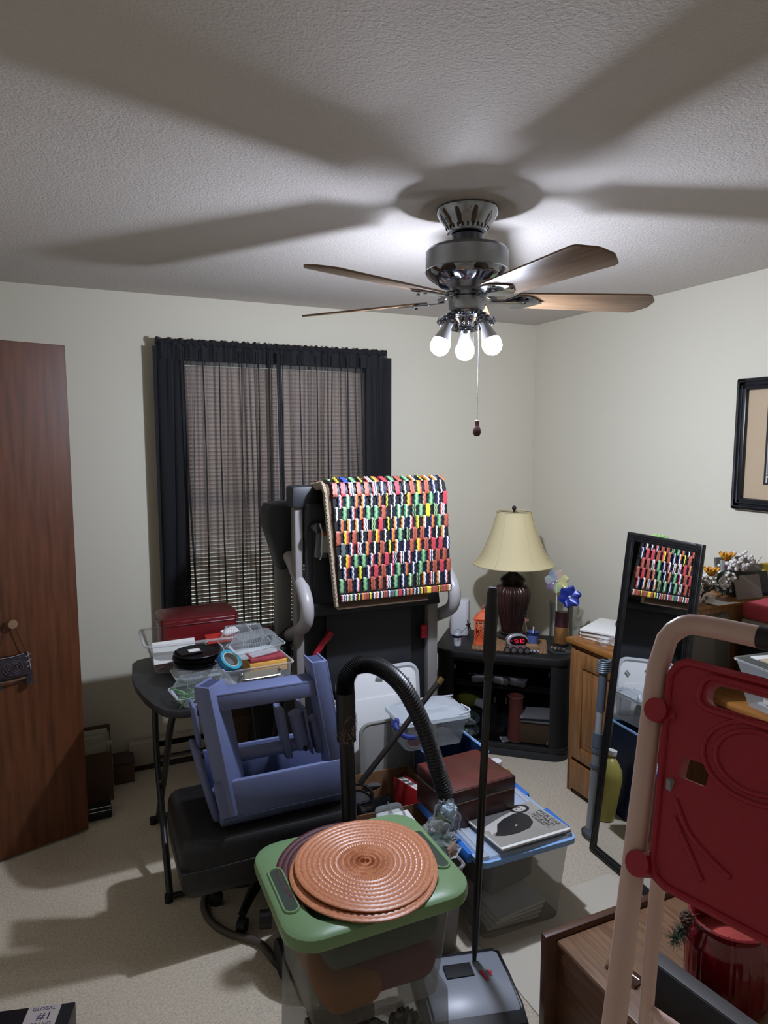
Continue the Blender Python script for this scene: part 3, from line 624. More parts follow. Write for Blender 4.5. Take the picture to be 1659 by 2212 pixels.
# front frame: posts as channels
for x0, zt_ in ((-.185, .445), (.205, .475)):
    tw = -42 if x0 < 0 else 0
    p = slant((x0, -.055, .01), (x0 + .05, -.043, zt_), bp, 'post', .005, tw=tw)
    slant((x0 - .004, -.055, .01), (x0 + .004, .04, zt_), bp, 'post_flange', .003, parent=p, tw=tw); slant((x0 + .044, -.055, .01), (x0 + .052, .04, zt_), bp, 'post_flange', .003, parent=p, tw=tw)
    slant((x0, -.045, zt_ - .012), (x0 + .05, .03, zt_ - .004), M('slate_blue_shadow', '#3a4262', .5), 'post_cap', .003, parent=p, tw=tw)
slant((-.14, -.050, .355), (.21, -.036, .41), bp, 'top_bar', .006); slant((-.14, -.05, .402), (.21, .03, .412), bp, 'top_bar_flange', .003)
slant((-.185, -.06, .0), (.255, -.04, .125), bp, 'tread_front', .012)
b = B(); b.prism([(-.06, .002), (-.012, -.0485), (.15, -.0485), (.15, .002)], -.178, .252, bp, Matrix(((0, 0, 1, 0), (1, 0, 0, 0), (0, 1, 0, 0), (0, 0, 0, 1))), .006); b.obj('tread_underside', st)
slant((-.18, -.04, .0), (.25, .15, .012), bp, 'tread_back', .005); slant((-.18, .14, .0), (.25, .155, .15), bp, 'rear_panel', .006)
B().cyl((-.17, .05, .155), (.19, .05, .155), .022, bp, seg=16).obj('hinge_bar', st)
slant((-.205, .01, -.045), (-.180, .15, .20), bp, 'side_leg', .01, sk=.24); slant((-.205, .06, .20), (-.192, .15, .34), bp, 'side_brace', .006, sk=.12)
for k, (x0, zz, ln) in enumerate(((.12, .15, .13), (.185, .13, .12))):
    b = B().cyl((x0, .03, zz), (x0 - .03, .03, zz + ln), .026, bp, seg=16); b.obj('hinge_barrel', st)
slant((.075, .02, .12), (.10, .09, .30), bp, 'fold_bracket', .006); slant((.16, .0, .13), (.17, .10, .30), bp, 'fold_bracket', .004)
B().cyl((.115, -.01, .16), (.115, .0, .16), .008, blackm, seg=10).obj('rivet', st)

# ================================================================== CANISTER VACUUM with the hose
vc = thing('canister_vacuum', 'black canister vacuum with a tall corrugated hose arching over the boxes', 'vacuum cleaner', (.66, 1.93, 0))
B().lathe([(0, .02), (.13, .02), (.15, .05), (.15, .2), (.13, .29), (.09, .35), (.05, .385), (0, .39)], black, 32).obj('canister', vc)
B().lathe([(.148, .19), (.156, .19), (.156, .215), (.148, .215)], dgrey, 32).obj('band', vc)
for x, y in ((-.14, -.02), (.12, .09)):
    B().cyl((x - .02, y, .055), (x + .02, y, .055), .055, blackm, seg=20).obj('wheel', vc)
B().cyl((-.165, .04, .15), (-.20, .05, .15), .028, black, seg=16).obj('cord_inlet', vc)
hb_ = [(.100, .02, .30), (.098, .02, .55), (.094, .02, .80)]
B().cyl((.098, .02, .30), (.082, .02, .79), .024, black, seg=18).obj('wand', vc)
B().cyl((.085, .02, .70), (.082, .02, .86), .031, black, seg=18).obj('hose_cuff', vc)
path = bez([(.082, .02, .86), (.085, .02, .905), (.125, .02, .943), (.20, .02, .925), (.285, .02, .845), (.36, .02, .70), (.415, .02, .54), (.445, .01, .42), (.442, .035, .33), (.436, .06, .22)], 26)
rad = [.027 + (.003 if i % 2 else -.002) for i in range(len(path))]
B().tube(path, rad, M('hose_black', '#151517', .38), 14).obj('corrugated_hose', vc, ang=70)
b = B(); rh = random.Random(3)
for k in range(70):
    a = rh.uniform(0, 6.28); z = rh.uniform(.70, .78); a2 = a + rh.uniform(-1, 1)
    b.tube(bez([(.0845 + .032 * cos(a), .02 + .032 * sin(a), z), (.0845 + .036 * cos((a + a2) / 2), .02 + .036 * sin((a + a2) / 2), z + rh.uniform(-.02, .02)), (.0845 + .031 * cos(a2), .02 + .031 * sin(a2), z + rh.uniform(-.03, .03))], 3), .00035, M('pet_hair', '#8a7a68', .9), 3)
b.obj('caught_hair', vc, 'pale hair wound around the cuff')['kind'] = 'stuff'
fl = thing('vacuum_cord', 'brown-grey flexible tube looping over the carpet beside the black stool', 'hose', (.45, 2.2, .013))
pc = bez([(.05, -.24, 0), (.02, -.14, 0), (-.06, -.06, 0), (-.105, .03, 0), (-.11, .12, 0), (-.07, .20, 0), (.02, .245, 0), (.12, .24, 0)], 8)
B().tube(pc, .0125, M('brown_grey_hose', '#4a4038', .5), 12).obj('tube', fl)
B().cyl(tuple(pc[0]), (.065, -.29, 0), .0128, black, seg=12).obj('end_cuff', fl)

# ================================================================== MIDDLE FLOOR: bins and boxes
lid_ = thing('bin_lid', 'large white plastic bin lid standing on edge against the treadmill', 'lid', (1.15, 2.555, .0), rot=(R(-6), 0, 0))
X = Matrix.Rotation(R(90), 4, 'X')
b = B(); b.prism(rrect(.37, .66, .05, cx=.0, cy=.335), -.006, .006, white, X, .003); b.obj('panel', lid_)
b = B(); b.tube([(x, 0, z) for x, z in rrect(.375, .665, .05, cx=0, cy=.335)], .011, M('lid_rim_grey', '#b4b4b6', .45), 8, True); b.obj('rim', lid_)
B().prism(rrect(.30, .50, .03, cx=0, cy=.30), .006, .012, white, X, .004).obj('raised_panel', lid_)
for x, z in ((-.15, .57), (.13, .60), (-.165, .42), (-.0, .63)):
    B().box((x, -.014, z), (.035, .004, .010), M('lid_clip_grey', '#8e8f92', .4), (0, R(-40 if x > 0 else 10), 0), .002).obj('clip', lid_)
gl = thing('bin_lid', 'cloudy grey plastic lid standing on edge behind the cardboard box', 'lid', (1.145, 2.485, 0), rot=(R(-4), 0, 0))
B().prism(rrect(.24, .47, .04, cx=0, cy=.235), -.004, .004, M('cloudy_grey', '#8c8a85', .3), X, .002).obj('panel', gl)
B().tube([(x, 0, z) for x, z in rrect(.243, .473, .04, cx=0, cy=.236)], .008, MC['cloudy_grey'], 8, True).obj('rim', gl)
bb_ = thing('blue_bin', 'open dark blue bin with a light blue rim under the clear lidded box', 'bin', (1.345, 2.335, 0))
nav = M('navy_bin', '#22355c', .4); lbl = M('light_blue_rim', '#8ab2e2', .4)
B().frustum((0, 0, 0), (.20, .20, 0), (.235, .235, 0), .40, nav, .004, top=False, r=.03).obj('bin_body', bb_)
B().tube([(x, y, .40) for x, y in rrect(.242, .242, .03)], .006, lbl, 6, True).obj('rim', bb_)
cb = thing('lidded_box', 'clear plastic storage box with a domed lid perched on the blue bin', 'box', (1.285, 2.42, .408), R(-4))
B().frustum((0, 0, 0), (.25, .17, 0), (.29, .20, 0), .115, cloudy, .003, top=False, r=.025).obj('box_body', cb)
lidm = CLEAR('frosted_lid', '#cfd5da', .5, .3, .5)
b = B(); b.frustum((0, 0, .112), (.315, .225, 0), (.31, .22, 0), .014, lidm, r=.03); b.frustum((0, 0, .126), (.29, .20, 0), (.22, .15, 0), .022, lidm, r=.03); ld = b.obj('lid', cb)
B().frustum((0, 0, .148), (.16, .10, 0), (.15, .09, 0), .004, lidm, r=.01).obj('raised_rectangle', ld)
for y in (-.085, .085): B().tube(bez([(.13, y * .6, .15), (.155, y, .135), (.10, y * 1.2, .13)], 5), .004, lidm, 6).obj('lid_rib', ld)
b = B(); b.tube(bez([(-.158, -.06, .13), (-.175, -.085, .115), (-.15, -.12, .085), (-.11, -.125, .075)], 4), .010, M('cobalt_clip', '#26347a', .4), 8); b.box((-.17, -.075, .12), (.03, .012, .03), MC['cobalt_clip'], (0, R(30), R(20)), .003); b.obj('latch', cb, 'dark blue latch')
pb = thing('pill_bottle', 'white bottle with a red and blue label inside the clear lidded box', 'bottle', (1.20, 2.372, .412))
B().lathe([(0, 0), (.024, 0), (.026, .004), (.026, .062), (.022, .07), (0, .07)], white, 20).obj('bottle_body', pb)
B().shell([(.0264, .012), (.0264, .035)], M('label_red', '#a04a4e', .6), 20).obj('label', pb, 'red label band'); B().shell([(.0264, .035), (.0264, .052)], M('label_blue', '#6c7fa8', .6), 20).obj('label', pb, 'blue label band')
B().lathe([(0, .07), (.024, .07), (.024, .09), (0, .09)], white, 20).obj('cap', pb)
tag(B().grid(lambda u, v: (-.05 + .1 * u, -.03 + .06 * v, .02 + .03 * sin(u * 3) + .006 * sin(v * 12 + u * 7)), 10, 8, CLEAR('clear_film', '#f0f4f4', .05, .08, .8)).obj('plastic_wrap'), None, 'crumpled clear film inside the clear lidded box', 'plastic wrap', None, None, (1.345, 2.40, .415), 0)
cn = thing('walking_cane', 'black wooden cane with a brass tip slanting up behind the hose', 'cane', (.925, 2.235, .40))
B().cyl((-.02, .0, -.02), (.308, -.0, .318), .0108, M('cane_dark_wood', '#1e1715', .45), seg=12).obj('shaft', cn); B().cyl((.308, -.0, .318), (.326, -.0, .337), .0125, M('brass', '#a58a63', .3, 1.), seg=12).obj('tip', cn)
# cardboard box and contents
kb = thing('open_cardboard_box', 'open brown cardboard box with hand holes between the hose and the wooden box', 'box', (1.045, 2.325, 0), R(-3))
kw, kd, kh = .33, .29, .285
def panel_hole(name, w, h, X, hole=True):
    bm = bmesh.new(); o = [(-w / 2, 0), (w / 2, 0), (w / 2, h), (-w / 2, h)]; n = 12
    hx = [(.045 * (1 if abs(cos(a)) < .01 else 1) * (cos(a)) , h - .065 + .02 * sin(a)) for a in [2 * pi * k / n for k in range(n)]]
    b = B(); tt = .0035
    if not hole: b.prism(o, -tt / 2, tt / 2, card, X); return b.obj(name, kb)
    for z, flip in ((tt / 2, False), (-tt / 2, True)):
        vs = [(x, y, z) for x, y in o + hx]; fs = []
        q = [(2, 0, 3), (3, 3, 6), (0, 6, 9), (1, 9, 12)]
        for ci, a, e in q:
            for k in range(a, e): fs.append([ci, 4 + k, 4 + (k + 1) % n])
        fs += [[2, 3, 4 + 3], [3, 0, 4 + 6], [0, 1, 4 + 9], [1, 2, 4 + 0]]
        b.raw(vs, [f[::-1] if not flip else f for f in fs], card, X)
    rim = [(x, y, tt / 2) for x, y in hx] + [(x, y, -tt / 2) for x, y in hx]
    b.raw(rim, [[k, (k + 1) % n, n + (k + 1) % n, n + k] for k in range(n)], card, X)
    b.raw([(x, y, z) for z in (tt / 2, -tt / 2) for x, y in o], [[0, 1, 5, 4], [1, 2, 6, 5], [2, 3, 7, 6], [3, 0, 4, 7]], card, X)
    return b.obj(name, kb, ang=20)
RX = Matrix.Rotation(R(90), 4, 'X'); RZ = Matrix.Rotation(R(90), 4, 'Z')
panel_hole('back_panel', kw, kh, Matrix.Translation((0, kd / 2, 0)) @ RX); panel_hole('front_panel', kw, kh, Matrix.Translation((0, -kd / 2, 0)) @ RX)
panel_hole('side_panel', kd, kh, Matrix.Translation((kw / 2, 0, 0)) @ RZ @ RX, False); panel_hole('side_panel', kd, kh, Matrix.Translation((-kw / 2, 0, 0)) @ RZ @ RX, False)
B().b2((-kw / 2, -kd / 2, 0), (kw / 2, kd / 2, .004), card).obj('bottom', kb)
bk = thing('hardback_book', 'thick red hardback book standing in the cardboard box with its pages up', 'book', (1.150, 2.29, .175), rot=(R(-8), R(4), R(4)))
B().b2((-.026, -.10, -.13), (-.021, .10, .12), M('book_red', '#a3161f', .45), .001).obj('cover', bk); B().b2((.021, -.10, -.13), (.026, .10, .12), MC['book_red'], .001).obj('cover', bk)
B().b2((-.026, -.105, -.13), (.026, -.099, .12), MC['book_red'], .001).obj('spine', bk)
b = B()
for k in range(10): b.b2((-.0205 + .0041 * k, -.098, -.125), (-.0205 + .0041 * k + .0036, .095, .113), paper if k % 5 else M('page_grey', '#9a9792', .8))
b.obj('page_block', bk)['kind'] = 'stuff'
b = B()
for k in range(7): b.box((-.015 + .005 * k, -.1055, -.02 + .008 * (k % 3)), (.002, .0008, .09), M('spine_print', '#c9a0a0', .6))
b.obj('spine_lettering', bk)
gd = thing('game_console', 'glossy black rounded device lying in the cardboard box', 'device', (1.02, 2.33, .20), rot=(R(25), 0, R(8)))
B().box((0, 0, 0), (.17, .10, .045), M('gloss_black', '#0a0a0c', .12), bev=.02, seg=4).obj('device_body', gd)
for x in (-.05, .045): B().box((x, -.02, .022), (.05, .04, .014), MC['gloss_black'], bev=.006).obj('raised_block', gd)
dk = thing('headphones', 'black round padded disc behind the glossy device in the cardboard box', 'headphones', (.955, 2.375, .21), rot=(R(50), 0, R(-20)))
B().lathe([(0, -.02), (.05, -.02), (.06, -.006), (.06, .008), (.045, .02), (0, .022)], blackm, 28).obj('ear_cup', dk); B().tube(bez([(-.058, 0, 0), (-.05, .05, .03), (0, .075, .04), (.05, .05, .03), (.058, 0, 0)], 5), .007, blackm, 8).obj('headband', dk)
fb = thing('blister_pack', 'clear plastic blister pack with white filling lying at the front of the cardboard box', 'package', (.985, 2.13, .255), rot=(R(10), R(-6), R(-10)))
B().frustum((0, 0, 0), (.13, .11, 0), (.10, .08, 0), .06, clearp, .0015, r=.02).obj('shell', fb); B().box((.006, 0, .03), (.006, .10, .066), clearp, bev=.002).obj('divider', fb)
B().box((0, 0, .02), (.10, .08, .034), M('white_filling', '#b8b8b2', .9), bev=.012, seg=3).obj('filling', fb); B().box((-.055, 0, .002), (.03, .09, .006), M('dark_green_card', '#27523a', .7)).obj('backing_card', fb)
tag(B().box((0, 0, 0), (.09, .16, .004), paper).obj('envelope'), None, 'white envelope poking up between the blister pack and the green lid', 'envelope', None, None, (1.03, 2.05, .27), rot=(R(25), R(10), R(20)))
kbx = B().box((0, 0, 0), (.22, .16, .25), card, bev=.003); tag(kbx.obj('cardboard_carton'), None, 'plain brown carton standing under the blister pack behind the green lid', 'box', None, None, (.955, 2.06, .125), R(-3))
# mop heads (cream shag)
mp = thing('shag_mop', 'cream shaggy mop head standing behind the black vacuum wand', 'mop', (.86, 2.42, 0))
b = B(); rm = random.Random(9); mcol = M('cream_yarn', '#c9c0aa', .95)
for k in range(420):
    z = rm.uniform(.30, .66); a = rm.uniform(0, 6.28); r = .028 + .012 * sin(z * 30); d = Vector((cos(a), sin(a), 0)); p = Vector((-.06 * (z - .3), 0, z)) + d * r * .6
    b.tube([p, p + d * .018 + Vector((0, 0, -.012)), p + d * .026 + Vector((0, 0, -.03))], [.0035, .003, .0015], mcol, 4, cap=False)
b.obj('yarn', mp)['kind'] = 'stuff'
B().cyl((0, 0, 0), (-.02, 0, .66), .014, mcol, seg=8).obj('core', mp)
mp2 = thing('feather_duster', 'small cream tuft poking up between the treadmill and the blue stool', 'duster', (.842, 2.50, 0))
b = B()
for k in range(90):
    a = rm.uniform(0, 6.28); d = Vector((cos(a), sin(a), 0)); p = Vector((0, 0, .66 + rm.uniform(-.03, .02)))
    b.tube([p, p + d * .014 + Vector((0, 0, .01)), p + d * .024 + Vector((0, 0, -.004))], [.003, .0025, .001], mcol, 4, cap=False)
b.obj('tuft', mp2)['kind'] = 'stuff'; B().cyl((0, 0, 0), (0, 0, .66), .006, white, seg=8).obj('stick', mp2)

# latched bin with lid, wooden box, magazine
lb = thing('latched_bin', 'large clear storage bin with a light blue rim and blue latches', 'bin', (1.315, 1.955, .0045), R(-1))
B().frustum((0, 0, 0), (.31, .38, 0), (.355, .425, 0), .285, CLEAR('milky_plastic', '#d6d4cc', .17, .3, .4), .003, top=False, r=.03).obj('bin_body', lb)
b = B(); b.frustum((0, 0, .282), (.385, .455, 0), (.385, .455, 0), .018, lbl, r=.03); b.obj('blue_rim', lb)
b = B(); b.frustum((0, 0, .297), (.365, .435, 0), (.355, .425, 0), .012, lidm, r=.03); l2 = b.obj('lid', lb)
for x in (-.165, .165):
    B().frustum((x, -.20, .300), (.03, .03, 0), (.026, .026, 0), .014, lidm, r=.008).obj('lid_corner', l2); B().box((x * .96, 0, .310), (.012, .36, .006), lidm, bev=.002).obj('lid_ridge', l2)
lat = M('latch_blue', '#2f6fc0', .4)
for y in (-.10, .14): B().box((.197, y, .287), (.022, .13, .035), lat, (0, R(-12), 0), .005).obj('latch', lb)
for y in (-.10, .14): B().box((-.197, y, .287), (.022, .13, .035), lat, (0, R(12), 0), .005).obj('latch', lb)
tag(B().box((0, 0, .075), (.20, .16, .13), M('grey_carton', '#4a4845', .8), bev=.003).obj('dark_carton'), None, 'dark grey carton inside the latched clear bin', 'box', None, None, (1.33, 1.96, .065), R(12))
for k in range(4):
    tag(B().box((0, 0, 0), (.20, .26, .008), paper, (R(3), 0, 0)).obj('paper_stack'), None, ['bottom', 'second', 'third', 'top'][k] + ' sheaf of white papers at the floor of the latched bin', 'papers', 'papers lying in the latched bin', None, (1.30 + .006 * k, 1.92, .018 + .012 * k), R(3 * k - 4))
wb = thing('wooden_box', 'dark reddish-brown wooden box with a hinged lid on the latched bin', 'box', (1.245, 2.045, .311), R(3))
wbm = M('dark_mahogany', '#401a16', .35, col2='#2a100e', nscale=5, stretch=(1, 1, 4), detail=6); wbt = M('worn_leather_top', '#60291f', .45, col2='#411c14', nscale=7, detail=5)
B().b2((-.135, -.12, 0), (.135, .12, .095), wbm, .004).obj('box_body', wb); B().b2((-.137, -.122, .099), (.137, .122, .142), wbm, .005).obj('lid', wb)
B().b2((-.13, -.115, .1415), (.13, .115, .1435), wbt, .001).obj('lid_top', wb); B().b2((-.1362, -.1212, .0945), (.1362, .1212, .0995), M('pale_bevel', '#8f8078', .4)).obj('lid_gap', wb)
mg = thing('magazine', 'grey magazine with a portrait in dark clothes on the cover', 'magazine', (1.335, 1.845, .325), R(4), rot=(R(-1.5), R(2), R(3)))
cov = M('cover_grey', '#a19d95', .5, col2='#8c8880', nscale=2)
b = B(); b.box((0, -.004, .0035), (.292, .211, .007), paper, bev=.001); b.obj('pages', mg); B().box((0, .002, .0074), (.286, .199, .0008), cov).obj('front_cover', mg)
def flat(poly, m, n, z): B().prism(poly, z, z + .0004, m, X=Matrix.Scale(1, 4)).obj(n, mg)
ink = M('ink_black', '#1b1a1b', .5); skin = M('print_pale', '#b9b5ae', .5); mid = M('print_grey', '#5f5d5b', .5)
# sideways portrait: head to the right, body to the left
flat([(-.14, .02), (-.14, .095), (.06, .096), (.05, .075), (-.02, .06)], mid, 'cover_print', .0080)
flat([(-.143, .015), (-.06, .045), (.03, .07), (.045, .055), (-.02, .03), (-.08, .0), (-.12, -.01)], skin, 'cover_print', .0083)
flat([(-.10, -.02), (-.07, .02), (-.03, .04), (.03, .055), (.06, .045), (.068, .02), (.055, -.02), (.02, -.045), (-.04, -.055), (-.09, -.05), (-.12, -.035)], ink, 'cover_print', .0086)
flat([(.068 + .040 * cos(a * pi / 8), .073 + .026 * sin(a * pi / 8)) for a in range(16)], ink, 'cover_print', .0089)
flat([(.067 + .027 * cos(a * pi / 8), .073 + .018 * sin(a * pi / 8)) for a in range(16)], skin, 'cover_print', .0092)
for q in ((.072, .079), (.072, .066)): flat([(q[0] + .004 * cos(a), q[1] + .0025 * sin(a)) for a in (0, 1.57, 3.14, 4.71)], ink, 'cover_print', .0095)
flat([(.054 + .003 * cos(a), .072 + .006 * sin(a)) for a in (0, 1, 2, 3.14, 4, 5)], mid, 'cover_print', .0095)
flat([(-.13, -.03), (-.10, -.02), (-.085, .0), (-.115, .004)], skin, 'cover_print', .0090); flat([(-.02, -.012), (-.01, -.008), (-.008, -.014), (-.018, -.018)], skin, 'cover_print', .0090)
for q, (tx, sz, px) in enumerate((('FOUR STAR', .021, .126), ('PORTRAITS', .020, .106), ('OF OUR LIVES', .0145, .091), ('A COLLECTION', .009, .076))):
    text(tx, sz, ink, 'cover_lettering', mg, Matrix.Translation((px, -.018 if q < 3 else -.02, .0082)) @ Matrix.Rotation(R(-90), 4, 'Z'))
flat([(.0815, -.075), (.0825, -.075), (.0825, .04), (.0815, .04)], ink, 'cover_rule', .0082)
# waste bin with plastic bag of odds and ends
wbn = thing('waste_bin', 'small grey waste bin between the green-lidded tote and the latched bin', 'bin', (.985, 1.86, 0))
B().frustum((0, 0, 0), (.15, .18, 0), (.18, .21, 0), .30, M('warm_grey_plastic', '#8d8784', .45), .004, top=False, r=.02).obj('bin_body', wbn); B().tube([(x, y, .30) for x, y in rrect(.184, .214, .02)], .004, MC['warm_grey_plastic'], 6, True).obj('rim', wbn)
def crumple(name, label, loc, r, m, sc=(1, 1, 1), seed=1, cat='bag', contents=None):
    t = thing(name, label, cat, loc); rg = random.Random(seed); bm = bmesh.new(); bmesh.ops.create_icosphere(bm, subdivisions=4, radius=r)
    ks = [(Vector((rg.gauss(0, 1), rg.gauss(0, 1), rg.gauss(0, 1))).normalized(), rg.uniform(.05, .22)) for _ in range(34)]
    for v in bm.verts:
        n = v.co.normalized(); f = 1
        for k, a in ks: f -= a * max(0, 1 - abs(n.dot(k)) * 6) * .8
        v.co = Vector((n.x * sc[0], n.y * sc[1], n.z * sc[2])) * r * f
    B().bmx(bm, m).obj('film', t, ang=22)
    return t
film = MC['clear_film']
pg = crumple('plastic_bag', 'crumpled clear plastic bag of green and amber odds and ends on the waste bin', (1.01, 1.83, .355), .085, film, (1.0, 1.1, .95), 4)
B().ball((.0, .0, -.02), .055, M('bag_green', '#2f4538', .7), 12, (1.1, 1.1, .8)).obj('contents', pg, 'dark green lump'); B().box((.025, -.03, -.02), (.05, .04, .05), M('bag_amber', '#8a5a34', .6), (0, 0, .5), .008).obj('contents', pg, 'amber block'); B().cyl((.02, .03, .02), (.05, .03, .055), .026, M('bag_olive', '#4a5040', .6), seg=14).obj('contents', pg, 'olive roll')
pg2 = crumple('plastic_bag', 'clear plastic bag with pale blue packets behind the hose', (1.085, 1.895, .385), .068, film, (.75, .7, 1.2), 8)
B().box((.0, 0, 0), (.05, .04, .09), M('pale_blue_packet', '#9fb6c4', .6), (.2, .1, .4), .008).obj('contents', pg2, 'pale blue packet')

# jug seen in the mirror
jg = thing('water_jug', 'cloudy plastic jug of yellow-green liquid standing on the carpet by the bins', 'jug', (1.555, 2.305, 0))
B().lathe([(0, 0), (.062, 0), (.068, .006), (.068, .19), (.06, .225), (.035, .262), (.02, .275), (.02, .292), (0, .292)], M('yellow_liquid', '#a59a4e', .3), 24).obj('jug_body', jg)
B().lathe([(0, .288), (.023, .288), (.023, .308), (0, .308)], white, 20).obj('cap', jg)
B().tube(bez([(.02, 0, .26), (.06, 0, .25), (.075, 0, .20), (.066, 0, .16)], 4), .008, MC['yellow_liquid'], 8).obj('handle', jg)
# chair mat
tag(B().prism(rrect(.66, .98, .03), 0, .004, M('vinyl_mat', '#cfc6b4', .4)).obj('chair_mat'), None, 'pale vinyl chair mat lying on the carpet by the mirror', 'mat', None, None, (1.475, 1.375, .0005), R(1))

# ================================================================== GREEN-LIDDED TOTE with placemats
tt = thing('lidded_tote', 'clear plastic tote with a sage green lid full of folded fabric', 'tote', (.615, 1.53, .27))
totem = CLEAR('tote_plastic', '#b4b4b0', .10, .22, .45)
B().frustum((0, 0, 0), (.33, .30, 0), (.385, .345, 0), .262, totem, .003, top=False, r=.035).obj('tote_body', tt)
sage = M('sage_green_plastic', '#6f8c62', .33)
lo = rrect(.475, .40, .075, 6); n0 = len(lo)
b = B()
def ring(s, z): return [(x * s[0], y * s[1], z) for x, y in lo]
prof = [((1, 1), .255), ((1.012, 1.012), .268), ((1.0, 1.0), .284), ((.965, .96), .290), ((.73, .80), .290), ((.705, .775), .284), ((.695, .765), .268)]
vs = []; fs = []
for s_, z in prof: vs += ring(s_, z)
for a in range(len(prof) - 1):
    for i in range(n0): j = (i + 1) % n0; fs.append([a * n0 + i, a * n0 + j, (a + 1) * n0 + j, (a + 1) * n0 + i])
fs.append(list(range((len(prof) - 1) * n0, len(prof) * n0))); b.raw(vs, fs, sage)
ldt = b.obj('lid', tt, 'sage green lid')
slot = M('handle_slot_shadow', '#20301e', .7)  # flat inset with the shade of a handle opening as its colour
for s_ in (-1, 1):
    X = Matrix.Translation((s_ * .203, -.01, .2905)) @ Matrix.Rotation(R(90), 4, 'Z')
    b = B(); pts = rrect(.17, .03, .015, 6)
    b.prism(pts, -.004, .001, slot, X); h_ = b.obj('slot_shade', ldt, 'dark inset painted as the shade in the handle opening')
    b = B(); b.tube([tuple(X @ Vector((x, y, .001))) for x, y in rrect(.175, .035, .017, 6)], .0035, sage, 6, True); b.obj('slot_lip', ldt)
fabs = [((-.07, -.02, .05), (.16, .25, .10), '#7a4a22', 'folded rust-orange fabric at the left of the tote'), ((.05, .0, .05), (.24, .26, .10), '#5a2a2e', 'folded maroon fabric at the bottom of the tote'), ((.02, .01, .135), (.31, .27, .085), '#3f4a3c', 'folded dark green fabric in the middle of the tote'), ((.0, .0, .205), (.31, .27, .055), '#96592f', 'folded copper fabric at the top of the tote')]
for c, d, col, lab in fabs:
    m_ = M('fabric' + col, col, .95, bump=.5, bscale=60); b = B(); b.box((0, 0, 0), d, m_, bev=min(d) * .42, seg=4)
    b.v = [(x + .006 * sin(y * 40 + z * 30), y, z + .008 * sin(x * 22 + y * 17)) for x, y, z in b.v]
    tag(b.obj('folded_fabric'), None, lab, 'fabric', 'fabrics folded in the tote', None, (.615 + c[0], 1.53 + c[1], .278 + c[2] + .006), R(random.uniform(-4, 4)))
cl_ = thing('clear_bag_bin', 'clear plastic bin of dark wrapped things under the green-lidded tote', 'bin', (.625, 1.53, 0))
B().frustum((0, 0, 0), (.37, .33, 0), (.36, .32, 0), .265, CLEAR('bag_clear', '#9a9c9a', .10, .2, .6), .002, r=.03).obj('bin_body', cl_)
for k in range(5):
    g = crumple('wrapped_bundle', ['dark brown wrapped bundle at the left in the lower clear bin', 'charcoal wrapped bundle at the middle of the lower clear bin', 'olive wrapped bundle at the right in the lower clear bin', 'black wrapped bundle at the back of the lower clear bin', 'grey wrapped bundle at the front of the lower clear bin'][k], (.53 + .095 * (k % 3), 1.46 + .13 * (k // 3) - (.0 if k < 3 else .02), .10), .062, M('bundle%d' % k, ('#2b221d', '#1d1d1f', '#2f2c22', '#141416', '#3a3836')[k], .25), (1, 1, 1.4), 20 + k, 'bundle')
# placemats
def placemat(name, label, loc, m, r, seed, rot=(0, 0, 0)):
    rg = random.Random(seed); b = B(); nr = 13; seg = 132; sub = 4; ph = [rg.uniform(0, 6.28) for _ in range(3)]
    vs = [(0, 0, .0012)]; fs = []; tot = nr * sub
    for i in range(1, tot + 1):
        rr_ = r * i / tot; h = abs(sin(pi * i / sub)) ; ringi = (i - 1) // sub
        for k in range(seg):
            a = 2 * pi * k / seg; wob = 1 + (.012 * sin(2 * a + ph[0]) + .008 * sin(3 * a + ph[1])) * (i / tot)
            z = .001 + .0020 * h * min(1, i / 9) + (.0010 * (1 if (k + ringi) % 2 else -1) if h > .5 else 0) + .004 * (i / tot) ** 2 * sin(2 * a + ph[2])
            vs.append((rr_ * wob * cos(a), rr_ * wob * sin(a), z))
    for k in range(seg): fs.append([0, 1 + k, 1 + (k + 1) % seg])
    for i in range(tot - 1):
        for k in range(seg): l = (k + 1) % seg; q = 1 + i * seg; fs.append([q + k, q + seg + k, q + seg + l, q + l])
    q = len(vs); o = 1 + (tot - 1) * seg
    for k in range(seg): x, y, z = vs[o + k]; vs.append((x, y, z - .0032))
    for k in range(seg): l = (k + 1) % seg; fs.append([o + k, q + k, q + l, o + l])
    fs.append([q + k for k in range(seg)][::-1]); b.raw(vs, fs, m)
    return tag(b.obj(name, ang=30), None, label, 'placemat', 'round woven placemats on the green lid', None, loc, rot)
cop = M('copper_woven_straw', '#c68660', .36, col2='#ad6843', nscale=190, stretch=(1, 1, 1), detail=2); mar = M('maroon_woven', '#521d22', .6, col2='#3a1417', nscale=200)
px_, py_, pz_ = .625, 1.515, .5625
placemat('placemat', 'maroon woven round placemat at the bottom of the stack on the green lid', (px_ - .03, py_ + .035, pz_), mar, .185, 1)
placemat('placemat', 'copper woven round placemat in the middle of the stack on the green lid', (px_ - .004, py_ - .012, pz_ + .0075), cop, .190, 2, (R(.8), R(-.5), 0))
placemat('placemat', 'copper woven round placemat at the top of the stack on the green lid', (px_ + .004, py_ + .002, pz_ + .016), cop, .182, 3, (R(1.2), R(-.8), 1))

